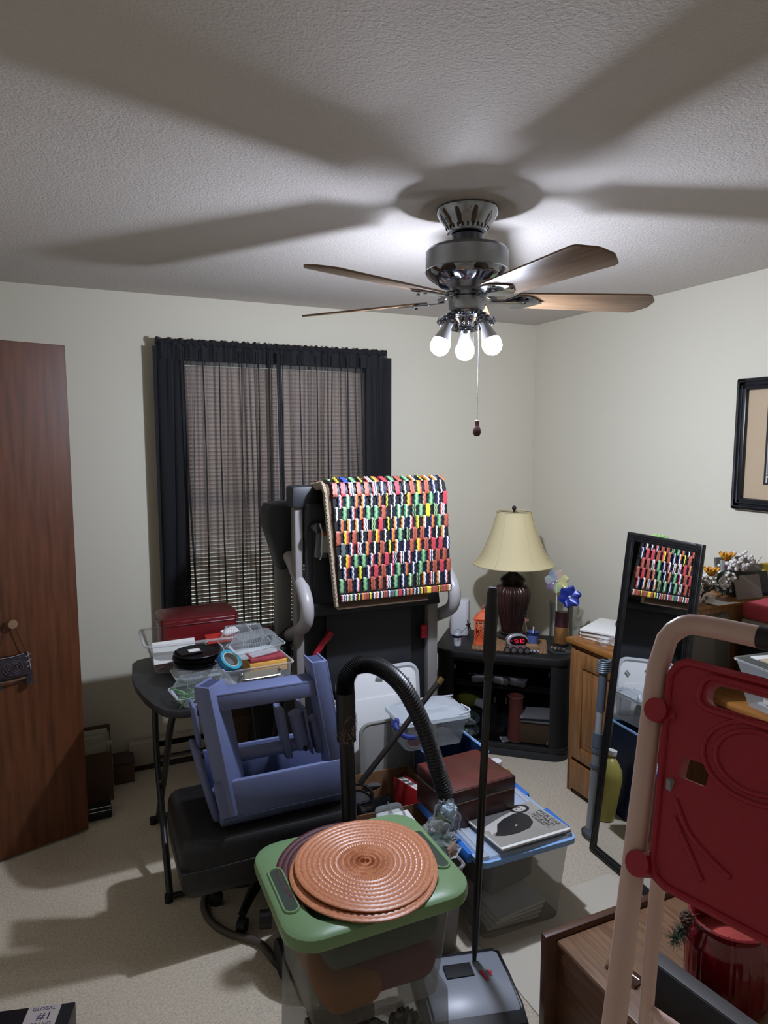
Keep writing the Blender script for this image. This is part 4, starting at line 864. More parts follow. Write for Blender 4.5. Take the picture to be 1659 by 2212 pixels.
# ================================================================== CARPET SWEEPER
cs_ = thing('carpet_sweeper', 'grey carpet sweeper with a long black handle beside the green-lidded tote', 'sweeper', (.975, 1.585, 0), R(-14))
sg = M('sweeper_grey', '#8b9099', .35); X = Matrix.Rotation(R(90), 4, 'Y') @ Matrix.Rotation(R(90), 4, 'Z')
def prof_(x0, x1, poly, m, n, par=cs_, bev=.004): 
    b = B(); Xm = Matrix(((0, 0, 1, 0), (1, 0, 0, 0), (0, 1, 0, 0), (0, 0, 0, 1))); b.prism(poly, x0, x1, m, Xm, bev); return b.obj(n, par)
prof_(-.125, .125, [(-.15, .02), (-.15, .05), (-.11, .078), (-.02, .086), (.08, .080), (.11, .06), (.11, .02)], sg, 'housing')
prof_(-.135, .135, [(-.165, .012), (-.165, .035), (-.155, .056), (-.12, .07), (-.116, .012)], black, 'front_bumper')
for s_ in (-1, 1): prof_(s_ * .131 - .006, s_ * .131 + .006, [(-.155, .012), (-.155, .05), (-.11, .074), (.0, .08), (.09, .076), (.118, .055), (.118, .012)], black, 'side_bumper')
prof_(-.13, .13, [(.108, .012), (.108, .06), (.122, .06), (.122, .012)], black, 'rear_bumper')
B().box((-.015, .02, .0865), (.085, .05, .006), blackm, (R(1), 0, 0), .002).obj('handle_well', cs_)
for s_ in (-1, 1):
    for y in (-.10, .07): B().cyl((s_ * .09 - .01, y, .02), (s_ * .09 + .01, y, .02), .02, blackm, seg=14).obj('wheel', cs_)
lr = M('logo_red', '#b02430', .5)
Xl = Matrix.Translation((.068, -.005, .0875)) @ Matrix.Rotation(R(-72), 4, 'Z')
b = B(); b.prism([(-.016, .004), (.016, .004), (0, .016)], 0, .0006, lr, Xl); b.prism([(-.02, -.013), (.02, -.013), (.02, -.004), (-.02, -.004)], 0, .0006, lr, Xl @ Matrix.Translation((0, -.006, 0))); b.obj('logo', cs_, 'red emblem')
text('BISSELL', .008, M('logo_grey', '#6a6e74', .5), 'logo_lettering', cs_, Xl @ Matrix.Translation((0, -.001, .0004)))
q0 = Vector((.045, .055, .085)); q1 = Vector((.10, .105, 1.22))
d = (q1 - q0); 
hd = B().cyl(q0, q0 + d * .06, .006, black, .0115, seg=14).obj('handle_joint', cs_)
B().cyl(q0 + d * .06, q0 + d * .78, .0115, M('handle_black_metal', '#111113', .3), seg=16).obj('handle_tube', cs_)
B().tube([q0 + d * .76, q0 + d * .80, q0 + d * .82, q0 + d * .95, q0 + d * .96, q0 + d * .985, q0 + d * 1.0], [.0125, .0125, .019, .0195, .0165, .0165, .013], M('rubber_grip', '#0d0d0f', .6), 16).obj('grip', cs_)
B().cyl(q0 + d * 1.0, q0 + d * 1.003, .0125, dgrey, seg=16).obj('end_cap', cs_)

# ================================================================== CORNER TV STAND and what is in it
TR = R(-40.4)
tv = thing('tv_stand', 'black corner TV stand with rounded ends and glass doors', 'tv stand', (1.956, 2.872, 0), TR)
tvb = M('tv_stand_black', '#141416', .55, bump=.25, bscale=350)
top_o = rrect(.72, .42, .09, 6, cy=.20, corners=(.2, .2, 1, 1)); bas_o = rrect(.70, .40, .09, 6, cy=.20, corners=(.1, .1, 1, 1))
B().prism(top_o, .51, .55, tvb, bev=.008).obj('top', tv)
B().prism(bas_o, .0, .045, M('tv_plinth', '#2a2c30', .6), bev=.004).obj('plinth', tv); B().prism(rrect(.715, .41, .09, 6, cy=.20, corners=(.1, .1, 1, 1)), .045, .07, tvb, bev=.006).obj('base_moulding', tv)
for s_ in (-1, 1):
    cs = [(s_ * .35, .38), (s_ * .35, .09)] + [(s_ * (.35 - .09 + .09 * cos(R(a))), .09 - .09 * sin(R(a))) for a in (20, 40, 60, 80)] + [(s_ * .25, 0), (s_ * .25, .03), (s_ * .30, .06), (s_ * .325, .11), (s_ * .325, .38)]
    B().prism(cs, .07, .51, tvb).obj('side_panel', tv)
B().b2((-.33, .37, .07), (.33, .385, .51), M('tv_back', '#1b1714', .8)).obj('back_panel', tv)
B().b2((-.325, .10, .325), (.325, .37, .34), tvb).obj('shelf', tv); 
B().b2((-.26, .02, .485), (.26, .04, .51), tvb).obj('top_rail', tv)
dglass = CLEAR('smoked_glass', '#0d0e10', .05, .04, .5, '#e4e4e6')
for s_ in (-1, 1):
    dr = B().b2((s_ * .003, .006, .078), (s_ * .247, .011, .482), dglass, .001, 1).obj('glass_door', tv)
    B().box((s_ * .03, .003, .30), (.012, .008, .03), black, bev=.002).obj('door_pull', dr)
    for z in (.10, .46): B().cyl((s_ * .243, .004, z - .012), (s_ * .243, .004, z + .012), .004, silver, seg=8).obj('hinge', dr)
TL = Matrix.Translation((1.956, 2.872, 0)) @ Matrix.Rotation(TR, 4, 'Z')
def tvp(x, y, z): return TL @ Vector((x, y, z))
def tvthing(name, label, cat, p, rz=0, group=None): return thing(name, label, cat, tvp(*p), TR + rz, group)
gw = M('grey_white_wrap', '#9a978f', .4, col2='#7d7a74', nscale=12)
for k, (x, y, w, lab) in enumerate(((-.12, .13, .10, 'left grey plastic-wrapped packet on the upper shelf of the TV stand'), (-.01, .125, .09, 'grey plastic-wrapped packet at the middle of the upper shelf of the TV stand'), (.08, .12, .09, 'right grey plastic-wrapped packet hanging over the upper shelf of the TV stand'))):
    b = B(); b.box((0, 0, .025), (w, .08, .045), gw, (0, R((-8, 6, 4)[k]), 0), .018, 4); b.grid(lambda u, v: (-w * .6 + w * 1.2 * u, -.05 + .1 * v, .052 + .01 * sin(u * 9 + k) * cos(v * 7)), 8, 8, clearp)
    tag(b.obj('wrapped_packet'), None, lab, 'packet', 'packets on the TV stand shelf', None, tvp(x, y, .343), TR)
yl = tvthing('yellow_bundle', 'yellow-green cloth bundle at the left behind the TV stand glass', 'cloth', (-.20, .20, .075))
B().ball((0, 0, .14), .075, M('olive_yellow', '#8b8a2c', .9, col2='#4d5220', nscale=9), 16, (1, .8, .8)).obj('bundle', yl); B().b2((-.08, -.06, 0), (.08, .06, .10), M('dark_carton', '#232323', .8), .003).obj('carton', yl)
cupr = M('terracotta_cup', '#b8685a', .55)
for k in range(2):
    c = tvthing('plastic_cup', ['lower stack of terracotta cups turned down, behind the glass of the TV stand', 'upper stack of terracotta cups standing on the lower one in the TV stand'][k], 'cup', (.075, .056, .073 + .085 * k))
    pr_ = [(0, .0), (.040, .0), (.0405, .004), (.038, .085), (0, .085)] if k == 0 else [(0, .0), (.038, .0), (.037, .10), (.0385, .155), (.036, .157), (.034, .15), (.033, .02), (0, .018)]
    B().lathe(pr_, cupr, 28).obj('cup_body', c); B().tube([(.0395 * cos(2 * pi * i / 28), .0395 * sin(2 * pi * i / 28), .004 if k == 0 else .153) for i in range(28)], .002, M('cup_rim', '#c09a90', .5), 5, True).obj('rim', c)
br = tvthing('brown_box', 'brown cardboard box at the right behind the TV stand glass', 'box', (.19, .10, .073)); B().b2((-.09, -.07, 0), (.09, .08, .115), M('dull_card', '#94795a', .85), .003).obj('box_body', br)
for k in range(3): 
    tag(B().b2((-.085, -.07, 0), (.085, .07, .010), (white, M('slate_cover', '#4a5058', .5), paper)[k], .002).obj('booklet'), None, ['white tray under the booklets on the brown box', 'slate booklet between the white ones on the brown box', 'white booklet lying topmost on the brown box in the TV stand'][k], 'booklet', 'booklets in the TV stand', None, tvp(.19 - .006 * k, .09, .1895 + .0108 * k), TR + R(4 * k))
bw = tvthing('plastic_bowl', 'clear dark plastic bowl behind the TV stand glass beside the cups', 'bowl', (-.04, .11, .073)); B().shell([(.03, .0), (.05, .01), (.085, .06), (.09, .075), (.094, .075)], CLEAR('smoke_plastic', '#3a3c3e', .25, .1, 1.), 28).obj('bowl_body', bw)
gj = [tvthing('glass_jar', lab, 'jar', (-.17, .05, .073 + dz)) for lab, dz in (('lower green glass pebble bag beside the clear lidded box', 0), ('upper green glass pebble bag beside the clear lidded box', .062))]
for k, g in enumerate(gj):
    b = B(); rg = random.Random(k)
    for i in range(44): a = rg.uniform(0, 6.28); r = .045 * rg.random() ** .5; b.ball((r * cos(a), r * sin(a), .01 + .04 * rg.random()), .010, M('green_pebble', '#5f7f74', .15), ico=1)
    b.obj('pebbles', g)['kind'] = 'stuff'; B().ball((0, 0, .03), .06, MC['clear_film'], 14, (1, 1, .52)).obj('bag', g)
wp = tag(B().box((0, 0, 0), (.06, .09, .03), paper, (0, R(18), 0), .003).obj('paper_packet'), None, 'white paper packet at the left behind the TV stand glass', 'packet', None, None, tvp(-.125, .18, .21), TR)
tag(B().b2((-.06, -.05, 0), (.06, .05, .118), M('dark_box2', '#1d1d1f', .8), .003).obj('dark_carton'), None, 'dark carton under the white packet in the TV stand', 'box', None, None, tvp(-.10, .22, .073), TR)
tag(B().b2((-.02, -.03, 0), (.02, .03, .002), paper).obj('paper_scrap'), None, 'white paper scrap on the floor of the TV stand by the cups', 'paper', None, None, tvp(.02, .04, .0735), TR + .4)
# ---- on top
ZT = .5505
def on(px, py): return (px, py, ZT)
rt = thing('internet_router', 'white rounded tower router on the left of the TV stand', 'router', (1.947, 3.278, ZT), R(-38))
B().prism(rrect(.105, .085, .025, 6), 0, .20, M('router_white', '#dddedf', .4), bev=.006).obj('tower', rt); B().prism(rrect(.098, .078, .022, 6), -.0003, .006, M('router_base', '#6b6d70', .5)).obj('base', rt); B().cyl((0, 0, .1995), (0, 0, .2005), .003, grey, seg=10).obj('indicator', rt)
pl = thing('tin_pail', 'tiny white tin pail with red stars and a wire handle on the TV stand', 'pail', (1.825, 3.095, ZT))
pm = M('pail_white', '#d9dbe0', .3)
B().lathe([(0, 0), (.019, 0), (.0195, .003), (.026, .058), (.0275, .06), (.0255, .06), (.018, .006), (0, .005)], pm, 24).obj('pail_body', pl)
B().shell([(.0245, .044), (.0264, .059)], M('pail_navy', '#20243a', .4), 24).obj('navy_band', pl, 'navy band')
for x in (-.010, .010):
    v = Vector((x, -.0228, .036)); b = B(); b.prism([((.006 if i % 2 == 0 else .0026) * cos(i * pi / 5 + pi / 2), (.006 if i % 2 == 0 else .0026) * sin(i * pi / 5 + pi / 2)) for i in range(10)], 0, .001, M('star_red', '#9a2436', .5), Matrix.Translation(v) @ Matrix.Rotation(R(97), 4, 'X')); b.obj('star', pl, 'red star')
B().tube(bez([(-.027, 0, .055), (-.020, 0, .078), (0, 0, .088), (.020, 0, .078), (.027, 0, .055)], 5), .001, silver, 5).obj('handle', pl)
sp = thing('star_pick', 'dark purple metal star on a wire leaning from the tin pail', 'ornament', (1.835, 3.10, ZT + .0))
B().cyl((-.006, -.002, .052), (.040, -.02, .098), .0012, silver, seg=6).obj('wire', sp)
b = B(); b.prism([((.030 if i % 2 == 0 else .010) * cos(i * pi / 5 + .4), (.030 if i % 2 == 0 else .010) * sin(i * pi / 5 + .4)) for i in range(10)], -.0015, .0015, M('purple_metal', '#33172c', .4, .3), Matrix.Translation((.046, -.024, .106)) @ Matrix.Rotation(R(70), 4, 'X') @ Matrix.Rotation(.5, 4, 'Y')); b.obj('star', sp)
# crochet mat
dc = thing('crochet_mat', 'tan crocheted rectangular mat on the TV stand under the lamp and lantern', 'mat', (2.085, 2.985, ZT), R(-36))
tan = M('tan_crochet', '#a8835f', .9, col2='#8d6a4a', nscale=90, bump=.6, bscale=300)
b = B(); 
def scal(t):
    P = []
    for (x0, y0, x1, y1, n) in ((-.19, -.12, .19, -.12, 19), (.19, -.12, .19, .12, 12), (.19, .12, -.19, .12, 19), (-.19, .12, -.19, -.12, 12)):
        L = math.hypot(x1 - x0, y1 - y0); nx, ny = (y1 - y0) / L, -(x1 - x0) / L
        for k in range(n * 6): u = k / (n * 6); o = .007 * abs(sin(u * n * pi)); P.append((x0 + (x1 - x0) * u + nx * o, y0 + (y1 - y0) * u + ny * o))
    return P
b.prism(scal(0), .0005, .003, tan); b.obj('mat_base', dc)
b = B()
for j in range(3):
    w, h = .365 - .03 * j, .225 - .03 * j; per = 2 * (w + h); n = int(per / .014)
    for k in range(n):
        t = per * k / n
        if t < w: x, y = -w / 2 + t, -h / 2
        elif t < w + h: x, y = w / 2, -h / 2 + t - w
        elif t < 2 * w + h: x, y = w / 2 - (t - w - h), h / 2
        else: x, y = -w / 2, h / 2 - (t - 2 * w - h)
        b.tube([(x + .0055 * cos(q * pi / 4), y + .0055 * sin(q * pi / 4), .0042) for q in range(8)], .0017, tan, 5, True)
for j in range(7):
    for k in range(22): b.ball((-.13 + .0122 * k, -.066 + .022 * j, .0035), .005, tan, ico=1, sc=(1, 1.3, .6))
b.obj('crochet_loops', dc)['kind'] = 'stuff'
ZM = ZT + .0055
# table lamp
lp = thing('table_lamp', 'bronze ribbed urn table lamp with a cream bell shade on the TV stand', 'lamp', (2.172, 3.092, ZM))
brz = M('dark_bronze', '#2e201d', .32, .35, col2='#4a302a', nscale=7, spec=.6); brz2 = M('dark_bronze_smooth', '#241a18', .35, .3)
B().lathe([(0, 0), (.085, 0), (.088, .008), (.080, .018), (.066, .022), (.068, .030), (.055, .038), (.0, .04)], brz2, 40).obj('foot', lp)
B().lathe([(.052, .036), (.056, .047), (.065, .090), (.081, .157), (.094, .217), (.098, .247), (.094, .273), (.080, .292), (.060, .298), (.0, .298)], brz, 144, rib=.085, ribn=26).obj('ribbed_urn', lp)
B().lathe([(.0, .294), (.056, .295), (.058, .304), (.070, .318), (.073, .330), (.060, .342), (.036, .356), (.022, .368), (.014, .376), (.013, .44), (0, .44)], brz2, 36).obj('neck', lp)
shd_m = M('cream_lampshade', '#d9ca9d', .85, bump=.2, bscale=300)
hx = lambda z: .225 - (.225 - .092) * min(1, max(0, (z - .413) / .292)) ** .62
b = B(); nz = 14; vs = []; fs = []; seg = 64
for i in range(nz + 1):
    z = .413 + .292 * i / nz
    for k in range(seg): a = 2 * pi * k / seg; r = hx(z) * (1 - .012 * abs(sin(3 * a))); vs.append((r * cos(a), r * sin(a), z))
for i in range(nz):
    for k in range(seg): l = (k + 1) % seg; fs.append([i * seg + k, i * seg + l, i * seg + seg + l, i * seg + seg + k])
b.raw(vs, fs, shd_m); shd_ = b.obj('lamp_shade', lp)
trm = M('shade_trim', '#d0c49c', .85)
for z in (.414, .704): B().tube([(hx(z) * 1.004 * cos(2 * pi * k / 48), hx(z) * 1.004 * sin(2 * pi * k / 48), z) for k in range(48)], .0032, trm, 6, True).obj('trim_band', shd_)
B().shell([(.0935, .684), (.0925, .703)], trm, 48).obj('top_band', shd_)
for k in range(6):
    a = k * pi / 3 + .5; B().tube([(hx(.413 + .292 * i / 12) * 1.003 * cos(a), hx(.413 + .292 * i / 12) * 1.003 * sin(a), .413 + .292 * i / 12) for i in range(13)], .0016, trm, 5).obj('seam', shd_)
b = B()
for k in range(3): a = k * 2.094; b.cyl((0, 0, .70), (.09 * cos(a), .09 * sin(a), .698), .0018, silver, seg=6)
b.obj('spider', lp); B().cyl((0, 0, .44), (0, 0, .70), .004, silver, seg=8).obj('harp_rod', lp)
B().lathe([(0, .70), (.007, .70), (.006, .710), (.012, .718), (.012, .727), (.006, .735), (0, .736)], brz2, 16).obj('finial', lp)
B().tube(bez([(-.03, -.06, .012), (-.055, -.10, .002), (-.03, -.135, .0), (.01, -.13, .0)], 5), .003, blackm, 6).obj('cord', lp)
# orange lantern
ln = thing('metal_lantern', 'orange cut-out metal lantern on the crocheted mat beside the lamp', 'lantern', (1.972, 3.058, ZM), R(-38))
om = M('orange_enamel', '#e8693c', .4); w = .046
for sx in (-1, 1):
    for sy in (-1, 1): B().b2((sx * w - .004, sy * w - .004, 0), (sx * w + .004, sy * w + .004, .135), om, .001, 1).obj('corner_post', ln)
B().b2((-w - .004, -w - .004, 0), (w + .004, w + .004, .006), om).obj('base', ln)
for q in range(4):
    Xq = Matrix.Rotation(q * pi / 2, 4, 'Z'); b = B()
    for z in (.012, .128): b.b2((-w, -w - .002, z - .006), (w, -w + .002, z + .006), om, X=Xq)
    for cx, cz, r in ((-.018, .045, .02), (.02, .05, .018), (.0, .085, .024), (-.026, .1, .014), (.028, .105, .013), (.0, .022, .012)):
        for rr_ in (r, r * .5): b.tube([tuple(Xq @ Vector((cx + rr_ * cos(t * pi / 7), -w, cz + rr_ * sin(t * pi / 7)))) for t in range(14)], .0028, om, 5, True)
    b.tube([tuple(Xq @ Vector(v)) for v in bez([(-.04, -w, .02), (-.01, -w, .06), (.01, -w, .10), (.04, -w, .12)], 4)], .0028, om, 5); b.obj('scroll_panel', ln)
b = B(); b.frustum((0, 0, .135), (.108, .108, 0), (.112, .112, 0), .006, om, r=.004); b.frustum((0, 0, .141), (.104, .104, 0), (.06, .06, 0), .03, om, r=.008); b.frustum((0, 0, .171), (.06, .06, 0), (.02, .02, 0), .012, om, r=.008); b.obj('roof', ln)
B().tube([(.012 * cos(t * pi / 8), 0, .195 + .012 * sin(t * pi / 8)) for t in range(16)], .0025, om, 6, True).obj('ring', ln)
fg = thing('figurine', 'small cream bird figurine on the crocheted mat in front of the orange lantern', 'figurine', (1.952, 2.975, ZM), R(-30)); fm = M('cream_ceramic', '#d5cbb4', .4)
B().ball((0, 0, .010), .02, fm, 14, (1.3, .7, .5)).obj('body', fg); B().ball((.012, 0, .032), .011, fm, 12, (1, .8, 1.2)).obj('head', fg); B().lathe([(0, .012), (.006, .006), (.009, 0), (0, -.001)][::-1], fm, 8, c=(-.02, 0, .012)).obj('tail', fg)
# alarm clock
ck = thing('alarm_clock', 'silver oval alarm clock with red digits reading 5:10 on the TV stand', 'clock', (2.078, 2.905, ZM), R(-20), rot=(R(-12), 0, R(-22)))
ov = [(.060 * cos(2 * pi * k / 28), .038 + .040 * max(-.82, sin(2 * pi * k / 28))) for k in range(28)]
XR = Matrix.Rotation(R(90), 4, 'X'); B().prism(ov, -.03, .022, M('clock_silver', '#9b9c9f', .35, .4), XR, .008).obj('case', ck)
B().prism([(x * .80 + .004, .038 + (y - .038) * .66) for x, y in ov], .0215, .0235, M('clock_face', '#120508', .15), XR).obj('face', ck)
dig = M('red_led', '#ff1838', .5, emit=3.)
b = B(); SEG = {'5': 'afgcd', '1': 'bc', '0': 'abcdef'}
def seg7(chx, x):
    hw, hh = .0050, .0095
    for q in SEG[chx]:
        dx, dz, sx, sz = {'a': (0, hh, 1, 0), 'd': (0, -hh, 1, 0), 'g': (0, 0, 1, 0), 'b': (hw, hh / 2, 0, 1), 'c': (hw, -hh / 2, 0, 1), 'f': (-hw, hh / 2, 0, 1), 'e': (-hw, -hh / 2, 0, 1)}[q]
        b.box((x + dx, -.0245, .038 + dz), (.0084 if sx else .0020, .001, .0084 if sz else .0020), dig)
for chx, x in (('5', -.012), ('1', .010), ('0', .027)): seg7(chx, x)
for dz in (-.005, .005): b.box((-.001, -.0245, .038 + dz), (.0025, .001, .0025), dig)
b.box((-.033, -.0245, .040), (.003, .001, .003), dig); b.obj('digits', ck, 'red lit digits')
# toy truck, trinket box, pick
tk = thing('toy_truck', 'small metallic toy truck with four round wheels below the alarm clock', 'toy', (2.036, 2.846, ZM - .002), R(-30))
B().b2((-.058, -.008, .014), (.058, .022, .028), M('toy_red_silver', '#8d8288', .35, .5, col2='#7a3c48', nscale=60), .003).obj('chassis', tk)
for k in range(4):
    x = -.052 + .034 * k; wh_ = B(); wh_.cyl((x, -.018, .0165), (x, -.006, .0165), .0165, blackm, seg=20); o_ = wh_.obj('wheel', tk)
    B().cyl((x, -.0195, .0165), (x, -.0178, .0165), .0115, silver, seg=18).obj('hubcap', o_)
tr = thing('trinket_box', 'small wooden block ornament with blue stars at the right of the alarm clock', 'ornament', (2.112, 2.822, ZM), R(-30))
B().b2((-.033, -.015, .0), (.033, .02, .010), M('trinket_white', '#c9cbd2', .5), .002).obj('base', tr); B().b2((-.030, -.012, .01), (.030, .018, .038), M('trinket_wood', '#9c7a58', .6), .003).obj('block', tr); b = B()
for x in (-.02, 0, .02): b.prism([((.008 if i % 2 == 0 else .0035) * cos(i * pi / 5 + pi / 2), (.008 if i % 2 == 0 else .0035) * sin(i * pi / 5 + pi / 2)) for i in range(10)], 0, .001, M('star_navy', '#232a52', .5), Matrix.Translation((x, -.0155, .006)) @ Matrix.Rotation(R(90), 4, 'X'))
b.obj('star_row', tr, 'navy stars')
cp = thing('star_cup', 'small cup with a blue star band and a white candle wick behind the alarm clock', 'cup', (2.182, 2.912, ZM)); B().lathe([(0, 0), (.026, 0), (.030, .05), (.032, .075), (.029, .075), (.027, .01), (0, .008)], M('cup_bluewhite', '#5a6ca8', .35), 24).obj('cup_body', cp); B().shell([(.0322, .06), (.0328, .076)], M('star_band', '#1c2450', .5), 24).obj('band', cp); B().cyl((0, 0, .0), (.004, 0, .10), .004, paper, seg=8).obj('straw', cp)
fp = thing('flag_pick', 'small paper flag on a stick standing in the cup behind the clock', 'flag', (2.172, 2.932, ZM)); B().cyl((0, 0, .012), (-.03, .0, .155), .0013, M('stick_wood', '#b99c70', .7), seg=6).obj('stick', fp)
B().prism([(0, 0), (.022, .004), (.020, .018), (.0, .014)], -.0006, .0006, M('flag_red_white', '#b7a0a4', .7, col2='#9a3040', nscale=90), Matrix.Translation((-.026, 0, .125)) @ Matrix.Rotation(R(90), 4, 'X')).obj('flag', fp); B().prism([((.022 if i % 2 == 0 else .008) * cos(i * pi / 4 + .4), (.022 if i % 2 == 0 else .008) * sin(i * pi / 4 + .4)) for i in range(8)], -.001, .001, M('dark_metal', '#3a3c42', .3, .7), Matrix.Translation((-.032, 0, .165)) @ Matrix.Rotation(R(80), 4, 'X')).obj('finial_star', fp)
# hurricane vase
hv = thing('hurricane_vase', 'tall clear glass hurricane vase at the right end of the TV stand', 'vase', (2.268, 2.79, ZT))
B().lathe([(0, 0), (.060, 0), (.066, .006), (.060, .018), (.048, .026), (.052, .04), (.060, .07), (.058, .16), (.062, .25), (.068, .262), (.0655, .262), (.0595, .25), (.0555, .16), (.0575, .075), (.048, .044), (0, .036)], glass, 40).obj('vase_body', hv)
b = B()
for k in range(26): a = random.uniform(0, 6.28); r = .05 * random.random() ** .5; b.ball((r * cos(a), r * sin(a), .022), .008, M('vase_pebble%d' % (k % 3), ('#7a6a58', '#3f4a44', '#9a8a78')[k % 3], .3), ico=1)
b.obj('pebbles', hv)['kind'] = 'stuff'
cdl = thing('pillar_candle', 'leaning pillar candle, maroon above and amber below, inside the hurricane vase', 'candle', (2.270, 2.788, ZT + .042), rot=(R(-3), R(5), 0))
B().cyl((0, 0, 0), (0, 0, .085), .038, M('amber_wax', '#a9783f', .5, col2='#94602e', nscale=14), seg=28).obj('amber_half', cdl, 'amber lower half'); B().cyl((0, 0, .085), (0, 0, .165), .038, M('maroon_wax', '#4a1620', .45, col2='#3a1018', nscale=14), seg=28).obj('maroon_half', cdl, 'maroon upper half'); B().cyl((0, 0, .165), (0, 0, .175), .001, blackm, seg=5).obj('wick', cdl)
def pinwheel(name, label, base, top, cols, r, n=6, face=(-.55, -.78, .28), stick=white):
    t = thing(name, label, 'pinwheel', base); p = Vector(top) - Vector(base); nrm = Vector(face).normalized(); q = nrm.to_track_quat('Z', 'Y').to_matrix().to_4x4()
    B().cyl((0, 0, 0), p, .0032, stick, seg=8).obj('stick', t)
    for k in range(n):
        Xp = Matrix.Translation(p + nrm * .008) @ q @ Matrix.Rotation(2 * pi * k / n, 4, 'Z'); b = B()
        b.grid(lambda u, v: (r * (.12 + .88 * u), (v - .5) * r * .95 * sin(pi * (.12 + .82 * u)) + .012 * u, .012 * sin(v * pi) * u + .014 * (v - .3) * u), 8, 6, cols[k % len(cols)], Xp); b.obj('petal', t)
    B().ball(p + nrm * .012, .006, white, 10).obj('hub', t); return t
ir = [CLEAR('iridescent_%d' % k, c, .42, .1, 1.2) for k, c in enumerate(('#d9d98a', '#d8b09a', '#8fa8c8', '#c9d8d4', '#8a6aa8', '#b9cf9a'))]
pinwheel('pinwheel', 'iridescent clear pinwheel standing in the hurricane vase', (2.253, 2.805, ZT + .06), (2.272, 2.84, ZT + .36), ir, .062, 7)
dkb = M('dark_blue_foil', '#1d2f86', .3, .2)
pinwheel('pinwheel', 'dark blue pinwheel standing in the hurricane vase', (2.298, 2.78, ZT + .06), (2.295, 2.762, ZT + .29), [dkb], .058, 6, (-.5, -.8, .3), M('dark_stick', '#46557a', .5))
ws = thing('wooden_stick', 'pale wooden stick leaning in the hurricane vase beside the candle', 'stick', (2.285, 2.752, ZT + .045)); B().cyl((0, 0, 0), (.022, .022, .235), .005, M('pale_stick', '#b6a488', .6), seg=10).obj('stick', ws); B().ball((.0, 0, .004), .008, silver, 10).obj('metal_tip', ws)

# ================================================================== OAK DESK along the right wall
dk_ = thing('oak_desk', 'honey oak desk with a raised-panel door standing along the right wall', 'desk', (2.06, 2.45, 0))
def dkb_(lo, hi, m, n, bev=.003, par=None): return B().b2(lo, hi, m, bev).obj(n, par or dk_)
dkb_((-.02, -1.45, .715), (.545, .025, .74), oakx, 'desk_top', .006)
dkb_((0, -.022, 0), (.54, 0, .70), oak, 'end_panel'); dkb_((0, -.50, 0), (.54, -.478, .70), oak, 'end_panel'); dkb_((.0, -1.43, 0), (.54, -1.408, .70), oak, 'end_panel')
dkb_((.52, -1.43, .3), (.54, -.02, .70), oak, 'back_panel'); dkb_((.012, -.478, .02), (.03, -.022, .70), oak, 'face_frame')
dkb_((-.004, -.0, 0), (.02, .004, .712), oak, 'corner_post')
d_ = B(); Xd = Matrix.Translation((.012, 0, 0)) @ Matrix.Rotation(R(-90), 4, 'Y')
dr = dkb_((-.012, -.47, .185), (.012, -.03, .69), oak, 'door', .004)
b = B()
for lo, hi in (((-.02, -.47, .185), (-.012, -.405, .69)), ((-.02, -.095, .185), (-.012, -.03, .69)), ((-.02, -.405, .185), (-.012, -.095, .245)), ((-.02, -.405, .625), (-.012, -.095, .69))): b.b2(lo, hi, oak, .002)
b.obj('door_frame', dr); B().b2((-.016, -.375, .275), (-.012, -.125, .595), oak, .004).obj('raised_field', dr)
dw = dkb_((-.018, -.47, .03), (.012, -.03, .165), oak, 'drawer', .005); B().lathe([(0, 0), (.008, 0), (.006, .01), (.013, .018), (.010, .024), (0, .025)], brz2, 14, X=Matrix.Translation((-.018, -.25, .06)) @ Matrix.Rotation(R(-90), 4, 'Y')).obj('knob', dw)
# hutch on the desk: oak organiser whose back board faces the room
hu = thing('desk_hutch', 'honey oak shelf unit standing on the desk behind the mirror', 'shelf', (2.06, 1.76, .7405))
def hub(lo, hi, m, n): return B().b2(lo, hi, m, .003).obj(n, hu)
hub((-.08, .0, .0), (.54, .018, .285), oak, 'back_board'); hub((-.09, -.004, .285), (.545, .24, .30), oakx, 'shelf_top'); hub((-.08, .018, 0), (-.062, .23, .285), oak, 'side_board'); hub((.52, .018, 0), (.538, .23, .285), oak, 'side_board'); hub((-.062, .018, .16), (.52, .23, .172), oak, 'inner_shelf')
ZH = 1.0415; ZD = .7405
pp = thing('paper_stack', 'stack of white papers with a black band on the far left end of the desk', 'papers', (2.25, 2.32, ZD), R(20))
for k in range(5): B().box((.004 * (k % 2), .003 * k, .006 + .010 * k), (.25, .30, .009), paper if k != 3 else M('grey_print', '#aeb0b0', .8), (0, 0, R(3 * k - 5)), .001).obj('sheaf', pp)
B().tube(bez([(-.12, -.10, .058), (-.06, .0, .062), (.04, .06, .062), (.12, .08, .06)], 5), .004, blackm, 6).obj('strap', pp); b = B()
for k in range(7): b.box((.03 + .012 * k, -.05 - .005 * k, .0535), (.006, .10, .0006), M('faint_print', '#7d8084', .8), (0, 0, R(7)))
b.obj('printed_lines', pp)
tag(B().grid(lambda u, v: (-.10 + .2 * u, -.09 + .18 * v, .015 + .018 * sin(u * 8 + v * 3) * sin(v * 9) + .012), 14, 14, MC['clear_film']).obj('plastic_wrap'), None, 'crinkled clear plastic sleeve at the desk edge beside the papers', 'plastic wrap', None, None, (2.155, 2.24, ZD + .004), 0)
